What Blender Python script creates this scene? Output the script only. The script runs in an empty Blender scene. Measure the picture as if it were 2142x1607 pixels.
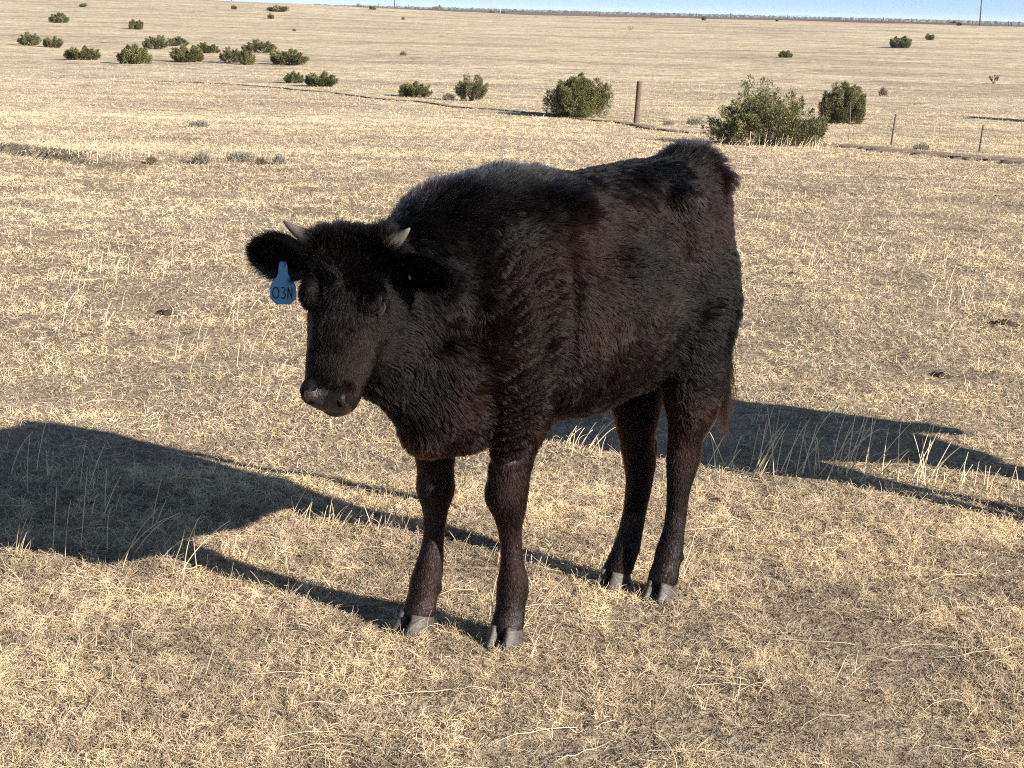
import bpy, math, random
import numpy as np
from mathutils import Vector, Matrix

RS = np.random.RandomState(7)
rnd = random.Random(5)
scene = bpy.context.scene
COL = scene.collection

# ------------------------------------------------------------------ camera
F_PX, W_PX, H_PX, CAM_H = 3500.0, 2142.0, 1607.0, 1.5
PITCH = math.atan(785 / F_PX); ROLL = math.radians(1.5)
cam_d = bpy.data.cameras.new('camera'); cam = bpy.data.objects.new('camera', cam_d); COL.objects.link(cam)
cam_d.sensor_width = 36.0; cam_d.lens = 36.0 * F_PX / W_PX
cam_d.clip_start = 0.1; cam_d.clip_end = 60000
FW = np.array([0, math.cos(PITCH), -math.sin(PITCH)]); R0 = np.array([1., 0, 0]); U0 = np.cross(R0, FW)
RR = R0 * math.cos(ROLL) + U0 * math.sin(ROLL); UU = -R0 * math.sin(ROLL) + U0 * math.cos(ROLL)
CC = np.array([0, 0, CAM_H])
m = Matrix.Identity(4)
for i in range(3):
    m[i][0] = RR[i]; m[i][1] = UU[i]; m[i][2] = -FW[i]; m[i][3] = CC[i]
cam.matrix_world = m
scene.camera = cam

# ------------------------------------------------------------------ light
SUN_EL = math.radians(24.0)
SUN_DIR = np.array([math.cos(math.radians(34)) * math.cos(SUN_EL), -math.sin(math.radians(34)) * math.cos(SUN_EL), math.sin(SUN_EL)])  # towards the sun
world = bpy.data.worlds.new('World'); scene.world = world; world.use_nodes = True
wn = world.node_tree; bg = wn.nodes['Background']
sky = wn.nodes.new('ShaderNodeTexSky'); sky.sky_type = 'NISHITA'; sky.sun_disc = False
sky.sun_elevation = SUN_EL
sky.sun_rotation = math.atan2(SUN_DIR[0], SUN_DIR[1])
sky.altitude = 2200; sky.air_density = 1.0; sky.dust_density = 0.0; sky.ozone_density = 0.7
stc = wn.nodes.new('ShaderNodeTexCoord'); smap = wn.nodes.new('ShaderNodeVectorMath'); smap.operation = 'MULTIPLY_ADD'
smap.inputs[1].default_value = (1, 1, .86); smap.inputs[2].default_value = (0, 0, .14)
snorm = wn.nodes.new('ShaderNodeVectorMath'); snorm.operation = 'NORMALIZE'
wn.links.new(stc.outputs['Generated'], smap.inputs[0]); wn.links.new(smap.outputs[0], snorm.inputs[0]); wn.links.new(snorm.outputs[0], sky.inputs[0])
wn.links.new(sky.outputs[0], bg.inputs[0]); bg.inputs[1].default_value = 0.062
sun_d = bpy.data.lights.new('sun', 'SUN'); sun = bpy.data.objects.new('sun', sun_d); COL.objects.link(sun)
sun_d.energy = 4.6; sun_d.angle = math.radians(0.53); sun_d.color = (1.0, 0.945, 0.86)
sun.rotation_euler = Vector(SUN_DIR).to_track_quat('Z', 'Y').to_euler()
vs = scene.view_settings
vs.view_transform = 'Standard'; vs.look = 'None'; vs.gamma = 1; vs.use_curve_mapping = False
vs.exposure = 1.52
scene.render.engine = 'CYCLES'
scene.cycles.max_bounces = 8
scene.cycles.filter_width = 1.05
scene.cycles.use_denoising = False
scene.cycles.transparent_max_bounces = 8

# ------------------------------------------------------------------ helpers
def sm(a, b, x):
    t = np.clip((x - a) / (b - a), 0, 1); return t * t * (3 - 2 * t)

def hash2(ix, iy, seed):
    h = (ix.astype(np.int64) * 374761393 + iy.astype(np.int64) * 668265263 + seed * 1274126177) & 0xffffffff
    h = ((h ^ (h >> 13)) * 1274126177) & 0xffffffff
    h = (h ^ (h >> 16)) & 0xffffff
    return h / float(0xffffff)

def vn(x, y, scale, seed=0):
    x = np.asarray(x, float) / scale; y = np.asarray(y, float) / scale
    ix = np.floor(x); iy = np.floor(y); fx = x - ix; fy = y - iy
    fx = fx * fx * (3 - 2 * fx); fy = fy * fy * (3 - 2 * fy)
    a = hash2(ix, iy, seed); b = hash2(ix + 1, iy, seed); c = hash2(ix, iy + 1, seed); d = hash2(ix + 1, iy + 1, seed)
    return (a + (b - a) * fx) * (1 - fy) + (c + (d - c) * fx) * fy - 0.5

def vn3(p, scale, seed=0):
    x, y, z = p[:, 0], p[:, 1], p[:, 2]
    return (vn(x + 0.37 * z, y - 0.61 * z, scale, seed) + vn(y + 5.1, z + 0.33 * x, scale, seed + 1) + vn(z - 3.3, x + 0.41 * y, scale, seed + 2)) * 0.8

PY = np.array([-60, 0, 9, 14, 20, 30, 50, 75, 100, 150, 200, 260, 320, 380, 420, 500, 700, 1500, 4000, 20000.])
PZ = np.array([0.2, 0, 0, -.10, -.37, -.90, -1.88, -2.35, -2.50, -2.48, -2.30, -1.65, -.55, .42, .1, -.1, .35, -4, -5, -30.])
yy = np.concatenate([np.linspace(-60, 420, 961), np.geomspace(421, 20000, 300)])
zz = np.interp(yy, PY, PZ)
k = np.exp(-np.linspace(-2, 2, 21) ** 2); k /= k.sum()
zz_s = zz.copy(); zz_s[10:950] = np.convolve(zz, k, 'same')[10:950]

BK0 = np.array([-6.6, 21.2]); BK1 = np.array([-4.3, 17.7])  # low bank added and angled off the sun to make a shadow strip
bd = (BK1 - BK0) / np.linalg.norm(BK1 - BK0); bn = np.array([bd[1], -bd[0]])   # towards camera-left

def bumps(x, y):
    d = np.maximum(y, 1)
    near = 1 - sm(10, 40, d)
    return (0.030 * vn(x, y, 0.55, 1) + 0.018 * vn(x, y, 0.21, 2)) * near + 0.05 * vn(x, y, 2.4, 3) * sm(4, 9, d) + 0.14 * vn(x, y, 9, 4) * sm(12, 30, d) \
        + 0.5 * vn(x, y, 55, 5) * sm(60, 200, d) + 0.10 * vn(x, y, 3.5, 8) * sm(25, 60, d)

def terrain(x, y):
    x = np.asarray(x, float); y = np.asarray(y, float)
    z = np.interp(y, yy, zz_s)
    z = z + sm(260, 380, y) * (1 - sm(420, 700, y)) * np.interp(x, [-200, -75, -30, 0, 60, 130, 250], [2.1, 1.5, .55, -.1, .15, .25, .2])
    b = bumps(x, y)
    cx, cy = x - 0.12, y - 4.05
    flat = np.exp(-(cx * cx + cy * cy) / 0.5)
    z = z + b * (1 - 0.85 * flat)
    px, py = x - BK0[0], y - BK0[1]
    s = px * bd[0] + py * bd[1]; L = np.linalg.norm(BK1 - BK0)
    dd = -(px * bn[0] + py * bn[1]) + 0.18 * vn(x, y, 0.7, 9)
    z = z + 0.14 * sm(0.0, 0.16, dd) * np.exp(-np.clip(dd, 0, 9) / 2.2) * sm(-2.5, 0.2, s) * (1 - sm(L - 1.4, L, s))
    return z

def ray(px, py):
    return FW + RR * (px - W_PX / 2) / F_PX - UU * (py - H_PX / 2) / F_PX
def at(px, py, dmin=2.5, dmax=1500):
    """the ground point seen at a pixel of the photograph"""
    r = ray(px, py); r = r / r[1]
    D = np.geomspace(dmin, dmax, 6000)
    h = CAM_H + r[2] * D - terrain(r[0] * D, D)
    i = np.where(h < 0)[0]
    i = i[0] if len(i) else len(D) - 1
    return np.array([r[0] * D[i], D[i], float(terrain(r[0] * D[i], D[i]))])

def tag(o, label=None, cat=None, group=None, kind=None):
    if label: o['label'] = label
    if cat: o['category'] = cat
    if group: o['group'] = group
    if kind: o['kind'] = kind
    return o
def empty(name, loc, rz=0):
    o = bpy.data.objects.new(name, None); COL.objects.link(o); o.location = loc; o.rotation_euler = (0, 0, rz)
    o.empty_display_size = 0.2
    return o
def mesh_obj(name, V, Fc, mat=None, parent=None, smooth=True):
    me = bpy.data.meshes.new(name)
    me.from_pydata([tuple(v) for v in np.asarray(V, float)], [], [tuple(int(i) for i in f) for f in Fc])
    if smooth: me.polygons.foreach_set('use_smooth', [True] * len(me.polygons))
    me.update()
    o = bpy.data.objects.new(name, me); COL.objects.link(o)
    if mat: me.materials.append(mat)
    if parent: o.parent = parent
    return o
def fast_mesh(name, V, Q, mat, parent=None, smooth=False, n=4):
    """numpy polygons all with n corners"""
    me = bpy.data.meshes.new(name); V = np.asarray(V, np.float32); Q = np.asarray(Q, np.int32)
    me.vertices.add(len(V)); me.vertices.foreach_set('co', V.ravel())
    me.loops.add(Q.size); me.loops.foreach_set('vertex_index', Q.ravel())
    me.polygons.add(len(Q)); me.polygons.foreach_set('loop_start', np.arange(0, Q.size, n, dtype=np.int32))
    me.polygons.foreach_set('use_smooth', np.full(len(Q), smooth))
    me.update(calc_edges=True)
    o = bpy.data.objects.new(name, me); COL.objects.link(o); me.materials.append(mat)
    if parent: o.parent = parent
    return o
def curves_obj(name, P, Rad, mat, parent=None, tint=None):
    N, K, _ = P.shape
    cu = bpy.data.hair_curves.new(name); cu.add_curves([K] * N)
    cu.position_data.foreach_set('vector', P.astype(np.float32).ravel())
    a = cu.attributes.get('radius') or cu.attributes.new('radius', 'FLOAT', 'POINT')
    a.data.foreach_set('value', Rad.astype(np.float32).ravel())
    if tint is not None:
        a = cu.attributes.new('tint', 'FLOAT', 'CURVE'); a.data.foreach_set('value', tint.astype(np.float32))
    cu.materials.append(mat)
    o = bpy.data.objects.new(name, cu); COL.objects.link(o)
    if parent: o.parent = parent
    return o
def tube(pts, rads, seg=8, cap=True, flat=1.0):
    """tapered tube through points"""
    pts = np.asarray(pts, float); V = []; Fc = []
    n = len(pts); up = np.array([0.13, 0.2, 0.97])
    for i in range(n):
        t = pts[min(i + 1, n - 1)] - pts[max(i - 1, 0)]; t /= np.linalg.norm(t) + 1e-9
        a = np.cross(t, up)
        if np.linalg.norm(a) < 0.1: a = np.cross(t, [1, 0, 0])
        a /= np.linalg.norm(a); b = np.cross(t, a)
        for j in range(seg):
            w = 2 * math.pi * j / seg
            V.append(pts[i] + rads[i] * (a * math.cos(w) + b * math.sin(w) * flat))
    for i in range(n - 1):
        for j in range(seg):
            Fc.append((i * seg + j, i * seg + (j + 1) % seg, (i + 1) * seg + (j + 1) % seg, (i + 1) * seg + j))
    if cap:
        Fc.append(tuple(range(seg))[::-1]); Fc.append(tuple((n - 1) * seg + j for j in range(seg)))
    return V, Fc
def join(parts):
    V = []; Fc = []
    for v, f in parts:
        o = len(V); V += list(v); Fc += [tuple(i + o for i in q) for q in f]
    return V, Fc
def box(x0, x1, y0, y1, z0, z1):
    V = [(x, y, z) for z in (z0, z1) for y in (y0, y1) for x in (x0, x1)]
    return V, [(0, 2, 3, 1), (4, 5, 7, 6), (0, 1, 5, 4), (2, 6, 7, 3), (0, 4, 6, 2), (1, 3, 7, 5)]

# ------------------------------------------------------------------ materials
def mat_new(name, rough=0.8, spec=0.3):
    mt = bpy.data.materials.new(name); mt.use_nodes = True
    nt = mt.node_tree; b = nt.nodes['Principled BSDF']; b.inputs['Roughness'].default_value = rough
    b.inputs['Specular IOR Level'].default_value = spec
    return mt, nt, b
def rgb(c): return (c[0], c[1], c[2], 1)
def noise(nt, vec, scale, detail=4, rough=0.6, dist=0):
    n = nt.nodes.new('ShaderNodeTexNoise'); n.inputs['Scale'].default_value = scale
    n.inputs['Detail'].default_value = detail; n.inputs['Roughness'].default_value = rough; n.inputs['Distortion'].default_value = dist
    nt.links.new(vec, n.inputs['Vector']); return n.outputs['Fac']
def ramp(nt, fac, stops):
    r = nt.nodes.new('ShaderNodeValToRGB'); e = r.color_ramp.elements
    while len(e) < len(stops): e.new(0.5)
    for i, (p, c) in enumerate(stops): e[i].position = p; e[i].color = rgb(c) if hasattr(c, '__len__') else (c, c, c, 1)
    nt.links.new(fac, r.inputs[0]); return r.outputs[0]
def mix(nt, fac, a, b, mode='MIX'):
    n = nt.nodes.new('ShaderNodeMix'); n.data_type = 'RGBA'; n.blend_type = mode
    for s, v in ((n.inputs[0], fac), (n.inputs[6], a), (n.inputs[7], b)):
        if hasattr(v, 'is_output'): nt.links.new(v, s)
        elif hasattr(v, '__len__'): s.default_value = rgb(v)
        else: s.default_value = v
    return n.outputs[2]
def simple(name, c1, c2, scale=20, rough=0.8, spec=0.3, bump=0, stretch=(1, 1, 1)):
    mt, nt, b = mat_new(name, rough, spec)
    tc = nt.nodes.new('ShaderNodeTexCoord'); mp = nt.nodes.new('ShaderNodeMapping'); mp.inputs['Scale'].default_value = stretch
    nt.links.new(tc.outputs['Object'], mp.inputs[0])
    n = noise(nt, mp.outputs[0], scale)
    nt.links.new(ramp(nt, n, [(0.3, c1), (0.7, c2)]), b.inputs['Base Color'])
    if bump:
        bp = nt.nodes.new('ShaderNodeBump'); bp.inputs['Strength'].default_value = bump; bp.inputs['Distance'].default_value = 0.01
        nt.links.new(n, bp.inputs['Height']); nt.links.new(bp.outputs[0], b.inputs['Normal'])
    return mt

def field_colour(nt, pos):
    """large and middle patches of straw, tan and grey in the pasture (world position)"""
    mp = nt.nodes.new('ShaderNodeMapping'); mp.inputs['Rotation'].default_value = (0, 0, math.radians(-14)); mp.inputs['Scale'].default_value = (0.35, 1, 1)
    nt.links.new(pos, mp.inputs[0])
    big = noise(nt, mp.outputs[0], 0.11, 4, 0.6)
    midn = noise(nt, pos, 1.9, 5, 0.62)
    c1 = ramp(nt, big, [(0.35, (.42, .35, .26)), (0.5, (.555, .468, .335)), (0.66, (.65, .552, .388))])
    c2 = ramp(nt, midn, [(0.30, (.55, .52, .50)), (0.46, (.86, .82, .80)), (0.62, (1.12, 1.08, .98))])
    return mix(nt, 1.0, c1, c2, 'MULTIPLY')

# pasture ground
mg, nt, b = mat_new('pasture_soil', 0.95, 0.1)
geo = nt.nodes.new('ShaderNodeNewGeometry'); pos = geo.outputs['Position']
sep = nt.nodes.new('ShaderNodeSeparateXYZ'); nt.links.new(pos, sep.inputs[0])
fc = field_colour(nt, pos)
fine = noise(nt, pos, 26, 6, 0.7)
thatch = ramp(nt, fine, [(0.3, (.09, .062, .042)), (0.5, (.19, .14, .095)), (0.7, (.33, .26, .18))])
tuftn = noise(nt, pos, 6.5, 6, 0.72)
tuft = ramp(nt, tuftn, [(0.30, .30), (0.42, .72), (0.54, 1.0), (0.72, 1.22)])
far = mix(nt, 1.0, fc, tuft, 'MULTIPLY')
mp2 = nt.nodes.new('ShaderNodeMapping'); mp2.inputs['Scale'].default_value = (.25, 1, 1); nt.links.new(pos, mp2.inputs[0])
scrub = ramp(nt, noise(nt, mp2.outputs[0], 0.55, 6, 0.7), [(0.30, (.50, .48, .47)), (0.44, (.9, .88, .88)), (0.60, (1, 1, 1))])
far = mix(nt, 1.0, far, scrub, 'MULTIPLY')
mp3 = nt.nodes.new('ShaderNodeMapping'); mp3.inputs['Scale'].default_value = (.6, 1, 1); nt.links.new(pos, mp3.inputs[0])
spk = ramp(nt, noise(nt, mp3.outputs[0], 0.9, 8, 0.78), [(0.35, (.36, .33, .30)), (0.43, (.80, .77, .74)), (0.50, (1, 1, 1)), (0.68, (1.15, 1.13, 1.08))])
far = mix(nt, 1.0, far, spk, 'MULTIPLY')
mr = nt.nodes.new('ShaderNodeMapRange'); mr.inputs['From Min'].default_value = 11; mr.inputs['From Max'].default_value = 45
mr.inputs['To Min'].default_value = 0.18; mr.inputs['To Max'].default_value = 1; nt.links.new(sep.outputs[1], mr.inputs[0])
near_far = mix(nt, mr.outputs[0], thatch, far)
# the dark heath beyond the pasture's crest
mr2 = nt.nodes.new('ShaderNodeMapRange'); mr2.inputs['From Min'].default_value = 385; mr2.inputs['From Max'].default_value = 400; nt.links.new(sep.outputs[1], mr2.inputs[0])
heath = ramp(nt, noise(nt, pos, 0.012, 5, 0.6), [(0.35, (.105, .07, .055)), (0.65, (.19, .125, .10))])
colr = mix(nt, mr2.outputs[0], near_far, heath)
nt.links.new(colr, b.inputs['Base Color'])
bp = nt.nodes.new('ShaderNodeBump'); bp.inputs['Strength'].default_value = 0.9; bp.inputs['Distance'].default_value = 0.05
nt.links.new(tuftn, bp.inputs['Height']); nt.links.new(bp.outputs[0], b.inputs['Normal'])
M_GROUND = mg

def straw_mat(name, gain=1.0, grey=0.0):
    mt = bpy.data.materials.new(name); mt.use_nodes = True; nt = mt.node_tree
    nt.nodes.remove(nt.nodes['Principled BSDF']); out = nt.nodes['Material Output']
    geo = nt.nodes.new('ShaderNodeNewGeometry')
    fc = field_colour(nt, geo.outputs['Position'])
    at_ = nt.nodes.new('ShaderNodeAttribute'); at_.attribute_name = 'tint'
    t = ramp(nt, at_.outputs['Fac'], [(0, (.42, .40, .40)), (0.25, (.75, .70, .66)), (0.6, (1.15, 1.12, 1.05)), (1, (1.62, 1.58, 1.48))])
    c = mix(nt, 1.0, fc, t, 'MULTIPLY')
    c = mix(nt, 1.0, c, (gain, gain, gain), 'MULTIPLY')
    d = nt.nodes.new('ShaderNodeBsdfDiffuse'); tr = nt.nodes.new('ShaderNodeBsdfTranslucent'); gl = nt.nodes.new('ShaderNodeBsdfGlossy')
    gl.inputs['Roughness'].default_value = 0.45
    nt.links.new(c, d.inputs[0]); nt.links.new(c, tr.inputs[0])
    m1 = nt.nodes.new('ShaderNodeMixShader'); m1.inputs[0].default_value = 0.25; nt.links.new(d.outputs[0], m1.inputs[1]); nt.links.new(tr.outputs[0], m1.inputs[2])
    m2 = nt.nodes.new('ShaderNodeMixShader'); m2.inputs[0].default_value = 0.04; nt.links.new(m1.outputs[0], m2.inputs[1]); nt.links.new(gl.outputs[0], m2.inputs[2])
    nt.links.new(m2.outputs[0], out.inputs[0])
    return mt
M_STRAW = straw_mat('dry_grass', 1.05)
M_STALK = straw_mat('dry_stalk', 1.15)

def leaf_mat(name, dark, light, tip):
    mt = bpy.data.materials.new(name); mt.use_nodes = True; nt = mt.node_tree; b = nt.nodes['Principled BSDF']
    at_ = nt.nodes.new('ShaderNodeAttribute'); at_.attribute_name = 'shade'
    c = ramp(nt, at_.outputs['Fac'], [(0, dark), (0.55, light), (1, tip)])
    nt.links.new(c, b.inputs['Base Color']); b.inputs['Roughness'].default_value = 0.7; b.inputs['Specular IOR Level'].default_value = 0.25
    return mt
M_JUN = leaf_mat('juniper_foliage', (.052, .053, .018), (.118, .113, .038), (.22, .197, .07))
M_JUN2 = leaf_mat('olive_juniper_foliage', (.058, .059, .025), (.132, .129, .053), (.25, .222, .10))
M_SAGE = leaf_mat('sage_twigs', (.08, .075, .06), (.19, .18, .14), (.36, .32, .25))
M_BROWNBUSH = leaf_mat('brown_twigs', (.05, .035, .025), (.11, .075, .05), (.2, .15, .1))
M_BARK = simple('grey_bark', (.10, .08, .065), (.26, .22, .19), 14, 0.9, 0.2, 0.5, (1, 1, .2))
M_WOOD = simple('weathered_post_wood', (.07, .045, .032), (.17, .115, .085), 9, 0.9, 0.2, 0.6, (6, 6, .6))
M_STEEL = simple('rusty_steel', (.04, .03, .025), (.10, .075, .06), 30, 0.7, 0.3)
M_WIRE = simple('fence_wire', (.12, .11, .10), (.22, .2, .18), 30, 0.5, 0.5)
M_DIRT = simple('trail_dirt', (.13, .092, .062), (.27, .20, .14), 5, 0.95, 0.1, 0.6)
M_DUNG = simple('dried_dung', (.028, .02, .014), (.075, .055, .038), 25, 0.95, 0.1, 0.9)
M_CHOLLA = simple('cholla_stem', (.09, .07, .055), (.21, .17, .13), 18, 0.9, 0.2, 0.5)
M_WHITE = simple('white_paint', (.5, .5, .48), (.6, .6, .58), 5, 0.6)

# ------------------------------------------------------------------ ground
def grow(a, step, rate, end):
    out = [a]; s = step
    while out[-1] < end: out.append(out[-1] + s); s *= rate
    return out
xs_pos = grow(0, 0.05, 1.0, 3.2); xs_pos += grow(xs_pos[-1], 0.055, 1.035, 12000)[1:]
xs = np.array([-v for v in xs_pos[::-1]][:-1] + xs_pos)
ys_a = grow(1.5, 0.05, 1.0, 9.0); ys_a += grow(ys_a[-1], 0.052, 1.0125, 14500)[1:]
ys_b = grow(1.5, 0.1, 1.15, 60)
ys = np.array([1.5 - (v - 1.5) for v in ys_b[::-1]][:-1] + ys_a)
GX, GY = np.meshgrid(xs, ys); GZ = terrain(GX, GY)
nx, ny = len(xs), len(ys)
idx = np.arange(nx * ny).reshape(ny, nx)
Q = np.stack([idx[:-1, :-1], idx[:-1, 1:], idx[1:, 1:], idx[1:, :-1]], -1).reshape(-1, 4)
ground = fast_mesh('ground', np.stack([GX, GY, GZ], -1).reshape(-1, 3), Q, M_GROUND, smooth=True)
tag(ground, 'dry tan pasture ground sloping away to the far ridge', kind='structure')

# cattle trail / dirt track
trail_px = [(330, 171), (520, 180), (700, 195), (870, 213), (1043, 231), (1200, 247), (1330, 262), (1500, 283), (1740, 305), (1950, 324), (2142, 340), (2330, 362)]
tp = np.array([at(x, y) for x, y in trail_px])
t_ = np.linspace(0, len(tp) - 1, 420)
tpx = np.interp(t_, range(len(tp)), tp[:, 0]); tpy = np.interp(t_, range(len(tp)), tp[:, 1])
wid = np.interp(t_, [0, 5, 8, 11], [.12, .2, .55, .9])
V = []; Fq = []
cols = 7
tan = np.stack([np.gradient(tpx), np.gradient(tpy)], -1); tan /= np.linalg.norm(tan, axis=1)[:, None]
for i in range(len(t_)):
    for j in range(cols):
        s = (j / (cols - 1) - 0.5) * 2 * wid[i] * (1 + 1.1 * float(vn(t_[i] * 9, j // 3 * 7.0, 1, 21)) + 1.0 * float(vn(t_[i] * 31, j // 3 * 7.0, 1, 22)))
        x = tpx[i] + tan[i][1] * s; y = tpy[i] - tan[i][0] * s
        V.append((x, y, float(terrain(x, y)) + 0.02 + (0.02 if 0 < j < cols - 1 else -0.07) + 0.03 * float(vn(x, y, .3, 33))))
for i in range(len(t_) - 1):
    for j in range(cols - 1):
        a = i * cols + j; Fq.append((a, a + 1, a + cols + 1, a + cols))
trail = mesh_obj('dirt_track', V, Fq, M_DIRT); tag(trail, 'narrow brown dirt track crossing the pasture', kind='structure')

# ------------------------------------------------------------------ grass
# bare earth patches in the foreground (photo pixels, half width, half depth in metres)
bare = [((1850, 1385), .17, .16), ((1470, 1430), .08, .08), ((1190, 1575), .12, .09), ((1900, 1560), .13, .10), ((1690, 1290), .07, .06), ((1590, 1190), .06, .05),
        ((2110, 1190), .09, .1), ((765, 1160), .05, .05), ((150, 1190), .05, .03), ((350, 660), .14, .13), ((2000, 1240), .08, .06), ((1300, 1290), .06, .05),
        ((1990, 790), .16, .14), ((420, 1400), .05, .05), ((480, 1560), .08, .05), ((900, 1480), .06, .05), ((1560, 1570), .06, .06), ((1420, 1500), .07, .06)]
bare_w = [(at(*p), a, b_) for p, a, b_ in bare]
def coverage(x, y):
    c = 0.50 + 1.2 * vn(x, y, 0.33, 41) + 1.0 * vn(x, y, 0.12, 42) + 0.6 * vn(x, y * 1.0, 1.1, 43)
    return c - patches(x, y)
def patches(x, y):
    c = np.zeros(np.shape(x))
    for p, a, b_ in bare_w:
        q = ((x - p[0]) / a) ** 2 + ((y - p[1]) / (b_ * 1.6)) ** 2
        c = c + 1.15 * np.exp(-q * (1 + 0.9 * vn(x, y, .09, 44)))
    return c

def make_grass(N1, N2, under=False):
    D = np.concatenate([np.sqrt(RS.uniform(2.5 ** 2, 5.2 ** 2, N1)), np.exp(RS.uniform(math.log(5.2), math.log(120), N2))])
    hw = 0.335 * D + 0.75
    x = RS.uniform(-1, 1, len(D)) * hw; y = D
    # gather into tufts
    g = 0.045 * 1.5 ** np.floor(np.clip(np.log(D / 5) / math.log(1.5), 0, 5) + RS.uniform(0, 1, len(D)))
    cxi = np.floor(x / g); cyi = np.floor(y / g)
    tx = (cxi + hash2(cxi, cyi, 51)) * g; ty = (cyi + hash2(cxi, cyi, 52)) * g
    kk = RS.uniform(0, .75, len(x)); x = x + (tx - x) * kk; y = y + (ty - y) * kk
    keep = RS.uniform(0, 1, len(x)) < (np.clip(coverage(x, y) + 0.30, 0.06, 1) if not under else np.clip(.95 - patches(x, y), .05, .9)) * (1 - .92 * sm(45, 118, D))
    x, y = x[keep], y[keep]; D = y; n = len(x)
    big = np.clip(D / 5, 1, None)
    tuft_r = hash2(np.floor(x / g[keep]), np.floor(y / g[keep]), 53)
    L = RS.gamma(5, 0.2, n) * 0.042 * big ** 0.38 * (0.7 + 0.6 * tuft_r) * .57
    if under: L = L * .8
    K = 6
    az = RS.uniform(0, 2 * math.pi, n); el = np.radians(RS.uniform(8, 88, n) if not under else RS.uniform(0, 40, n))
    # a prevailing lean
    caz = RS.normal(0, 2.4, n) / K; cel = -RS.uniform(0.2, 3.4, n) / K
    P = np.zeros((n, K, 3)); P[:, 0, 0] = x; P[:, 0, 1] = y; P[:, 0, 2] = terrain(x, y) - 0.004
    for i in range(1, K):
        s = L / (K - 1)
        P[:, i, 0] = P[:, i - 1, 0] + s * np.cos(el) * np.cos(az); P[:, i, 1] = P[:, i - 1, 1] + s * np.cos(el) * np.sin(az)
        P[:, i, 2] = P[:, i - 1, 2] + s * np.sin(el)
        az = az + caz; el = el + cel
    gz = terrain(P[:, -1, 0], P[:, -1, 1]) + 0.002
    low = gz[:, None] + np.linspace(-.004, 0.006, K)[None]
    P[:, 1:, 2] = np.maximum(P[:, 1:, 2], low[:, 1:])
    rad = 0.00076 * np.clip(D / 4.5, .8, None) ** 0.82 * RS.uniform(0.6, 1.35, n)
    Rd = rad[:, None] * np.linspace(1, .45, K)[None]
    tint = np.clip(0.45 + 0.22 * RS.normal(0, 1, n) + 0.5 * (tuft_r - 0.5), 0, 1)
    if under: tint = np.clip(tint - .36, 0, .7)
    return P, Rd, tint
P, Rd, ti = make_grass(560000, 600000)
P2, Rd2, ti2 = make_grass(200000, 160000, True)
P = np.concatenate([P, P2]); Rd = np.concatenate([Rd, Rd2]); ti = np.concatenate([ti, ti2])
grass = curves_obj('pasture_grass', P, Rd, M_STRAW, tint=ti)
tag(grass, 'short curled dry straw coloured grass covering the pasture', 'grass', kind='stuff')

# long stalks: standing seed stalks in clusters, and fallen straws
def stalk(x, y, L, lean, az, curl, K=8):
    P = np.zeros((K, 3)); P[0] = (x, y, float(terrain(x, y)) - .01); el = math.pi / 2 - lean
    s = L / (K - 1)
    for i in range(1, K):
        P[i] = P[i - 1] + s * np.array([math.cos(el) * math.cos(az), math.cos(el) * math.sin(az), math.sin(el)])
        el -= curl / K * (0.3 + 1.5 * i / K); az += rnd.uniform(-.18, .18)
    return P
SP = []; SR = []
clusters = [(1560, 1950, 975, 1020, 46, .14, .30), (1440, 1620, 955, 1000, 9, .10, .2), (1160, 1310, 925, 975, 18, .08, .17), (1950, 2142, 1000, 1040, 16, .04, .12), (0, 60, 1150, 1180, 6, .06, .14),
            (110, 420, 1140, 1230, 12, .14, .26), (600, 880, 1085, 1125, 34, .06, .13), (930, 1250, 1150, 1210, 26, .03, .09), (420, 640, 1160, 1215, 12, .04, .10),
            (1020, 1110, 1300, 1350, 9, .08, .20), (1250, 1330, 1190, 1235, 5, .10, .22), (1380, 1450, 1180, 1250, 5, .10, .22), (0, 330, 960, 1120, 14, .08, .2),
            (0, 260, 322, 345, 16, .06, .22), (250, 600, 318, 345, 50, .06, .18), (1480, 1740, 290, 318, 120, .10, .34), (60, 330, 300, 318, 30, .08, .24), (1560, 2142, 380, 700, 60, .06, .16),
            (0, 2142, 1250, 1607, 40, .03, .08), (0, 600, 420, 860, 90, .05, .13)]
for x0, x1, y0, y1, n, l0, l1 in clusters:
    for _ in range(n):
        u_ = rnd.random(); px = x0 + (x1 - x0) * u_; py = y0 + (y1 - y0) * (0.5 * u_ + 0.5 * rnd.random())
        p = at(px, py, 2.5, 60)
        s_ = stalk(p[0], p[1], rnd.uniform(l0, l1), rnd.uniform(.02, .62), rnd.gauss(0.1, .9), rnd.choice([.1, .2, .3, .7]))
        SP.append(s_); SR.append(np.linspace(1, .55, 8) * (0.00135 + 0.0002 * max(p[1] - 4, 0) ** .8))
for _ in range(90):  # fallen straws
    px = rnd.uniform(-60, 2200); py = 760 + 900 * rnd.random() ** .8
    p = at(px, py, 2.5, 60); az = rnd.gauss(0.12, .45) + (math.pi if rnd.random() < .5 else 0)
    L = rnd.uniform(.06, .26); K = 8; q = np.zeros((K, 3)); x, y = p[0], p[1]
    ca = rnd.gauss(0, .08)
    for i in range(K):
        q[i] = (x, y, float(terrain(x, y)) + 0.010 + 0.008 * math.sin(math.pi * i / (K - 1)) + rnd.uniform(-.003, .003))
        x += L / K * math.cos(az); y += L / K * math.sin(az); az += ca
    SP.append(q); SR.append(np.linspace(1, .6, K) * 0.00075)
SP = np.array(SP); SR = np.array(SR)
st = curves_obj('long_grass_stalks', SP, SR, M_STALK, tint=RS.uniform(.55, 1, len(SP)))
tag(st, 'scattered long pale straw stalks, some upright and some fallen', 'grass stalks', kind='stuff')

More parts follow.
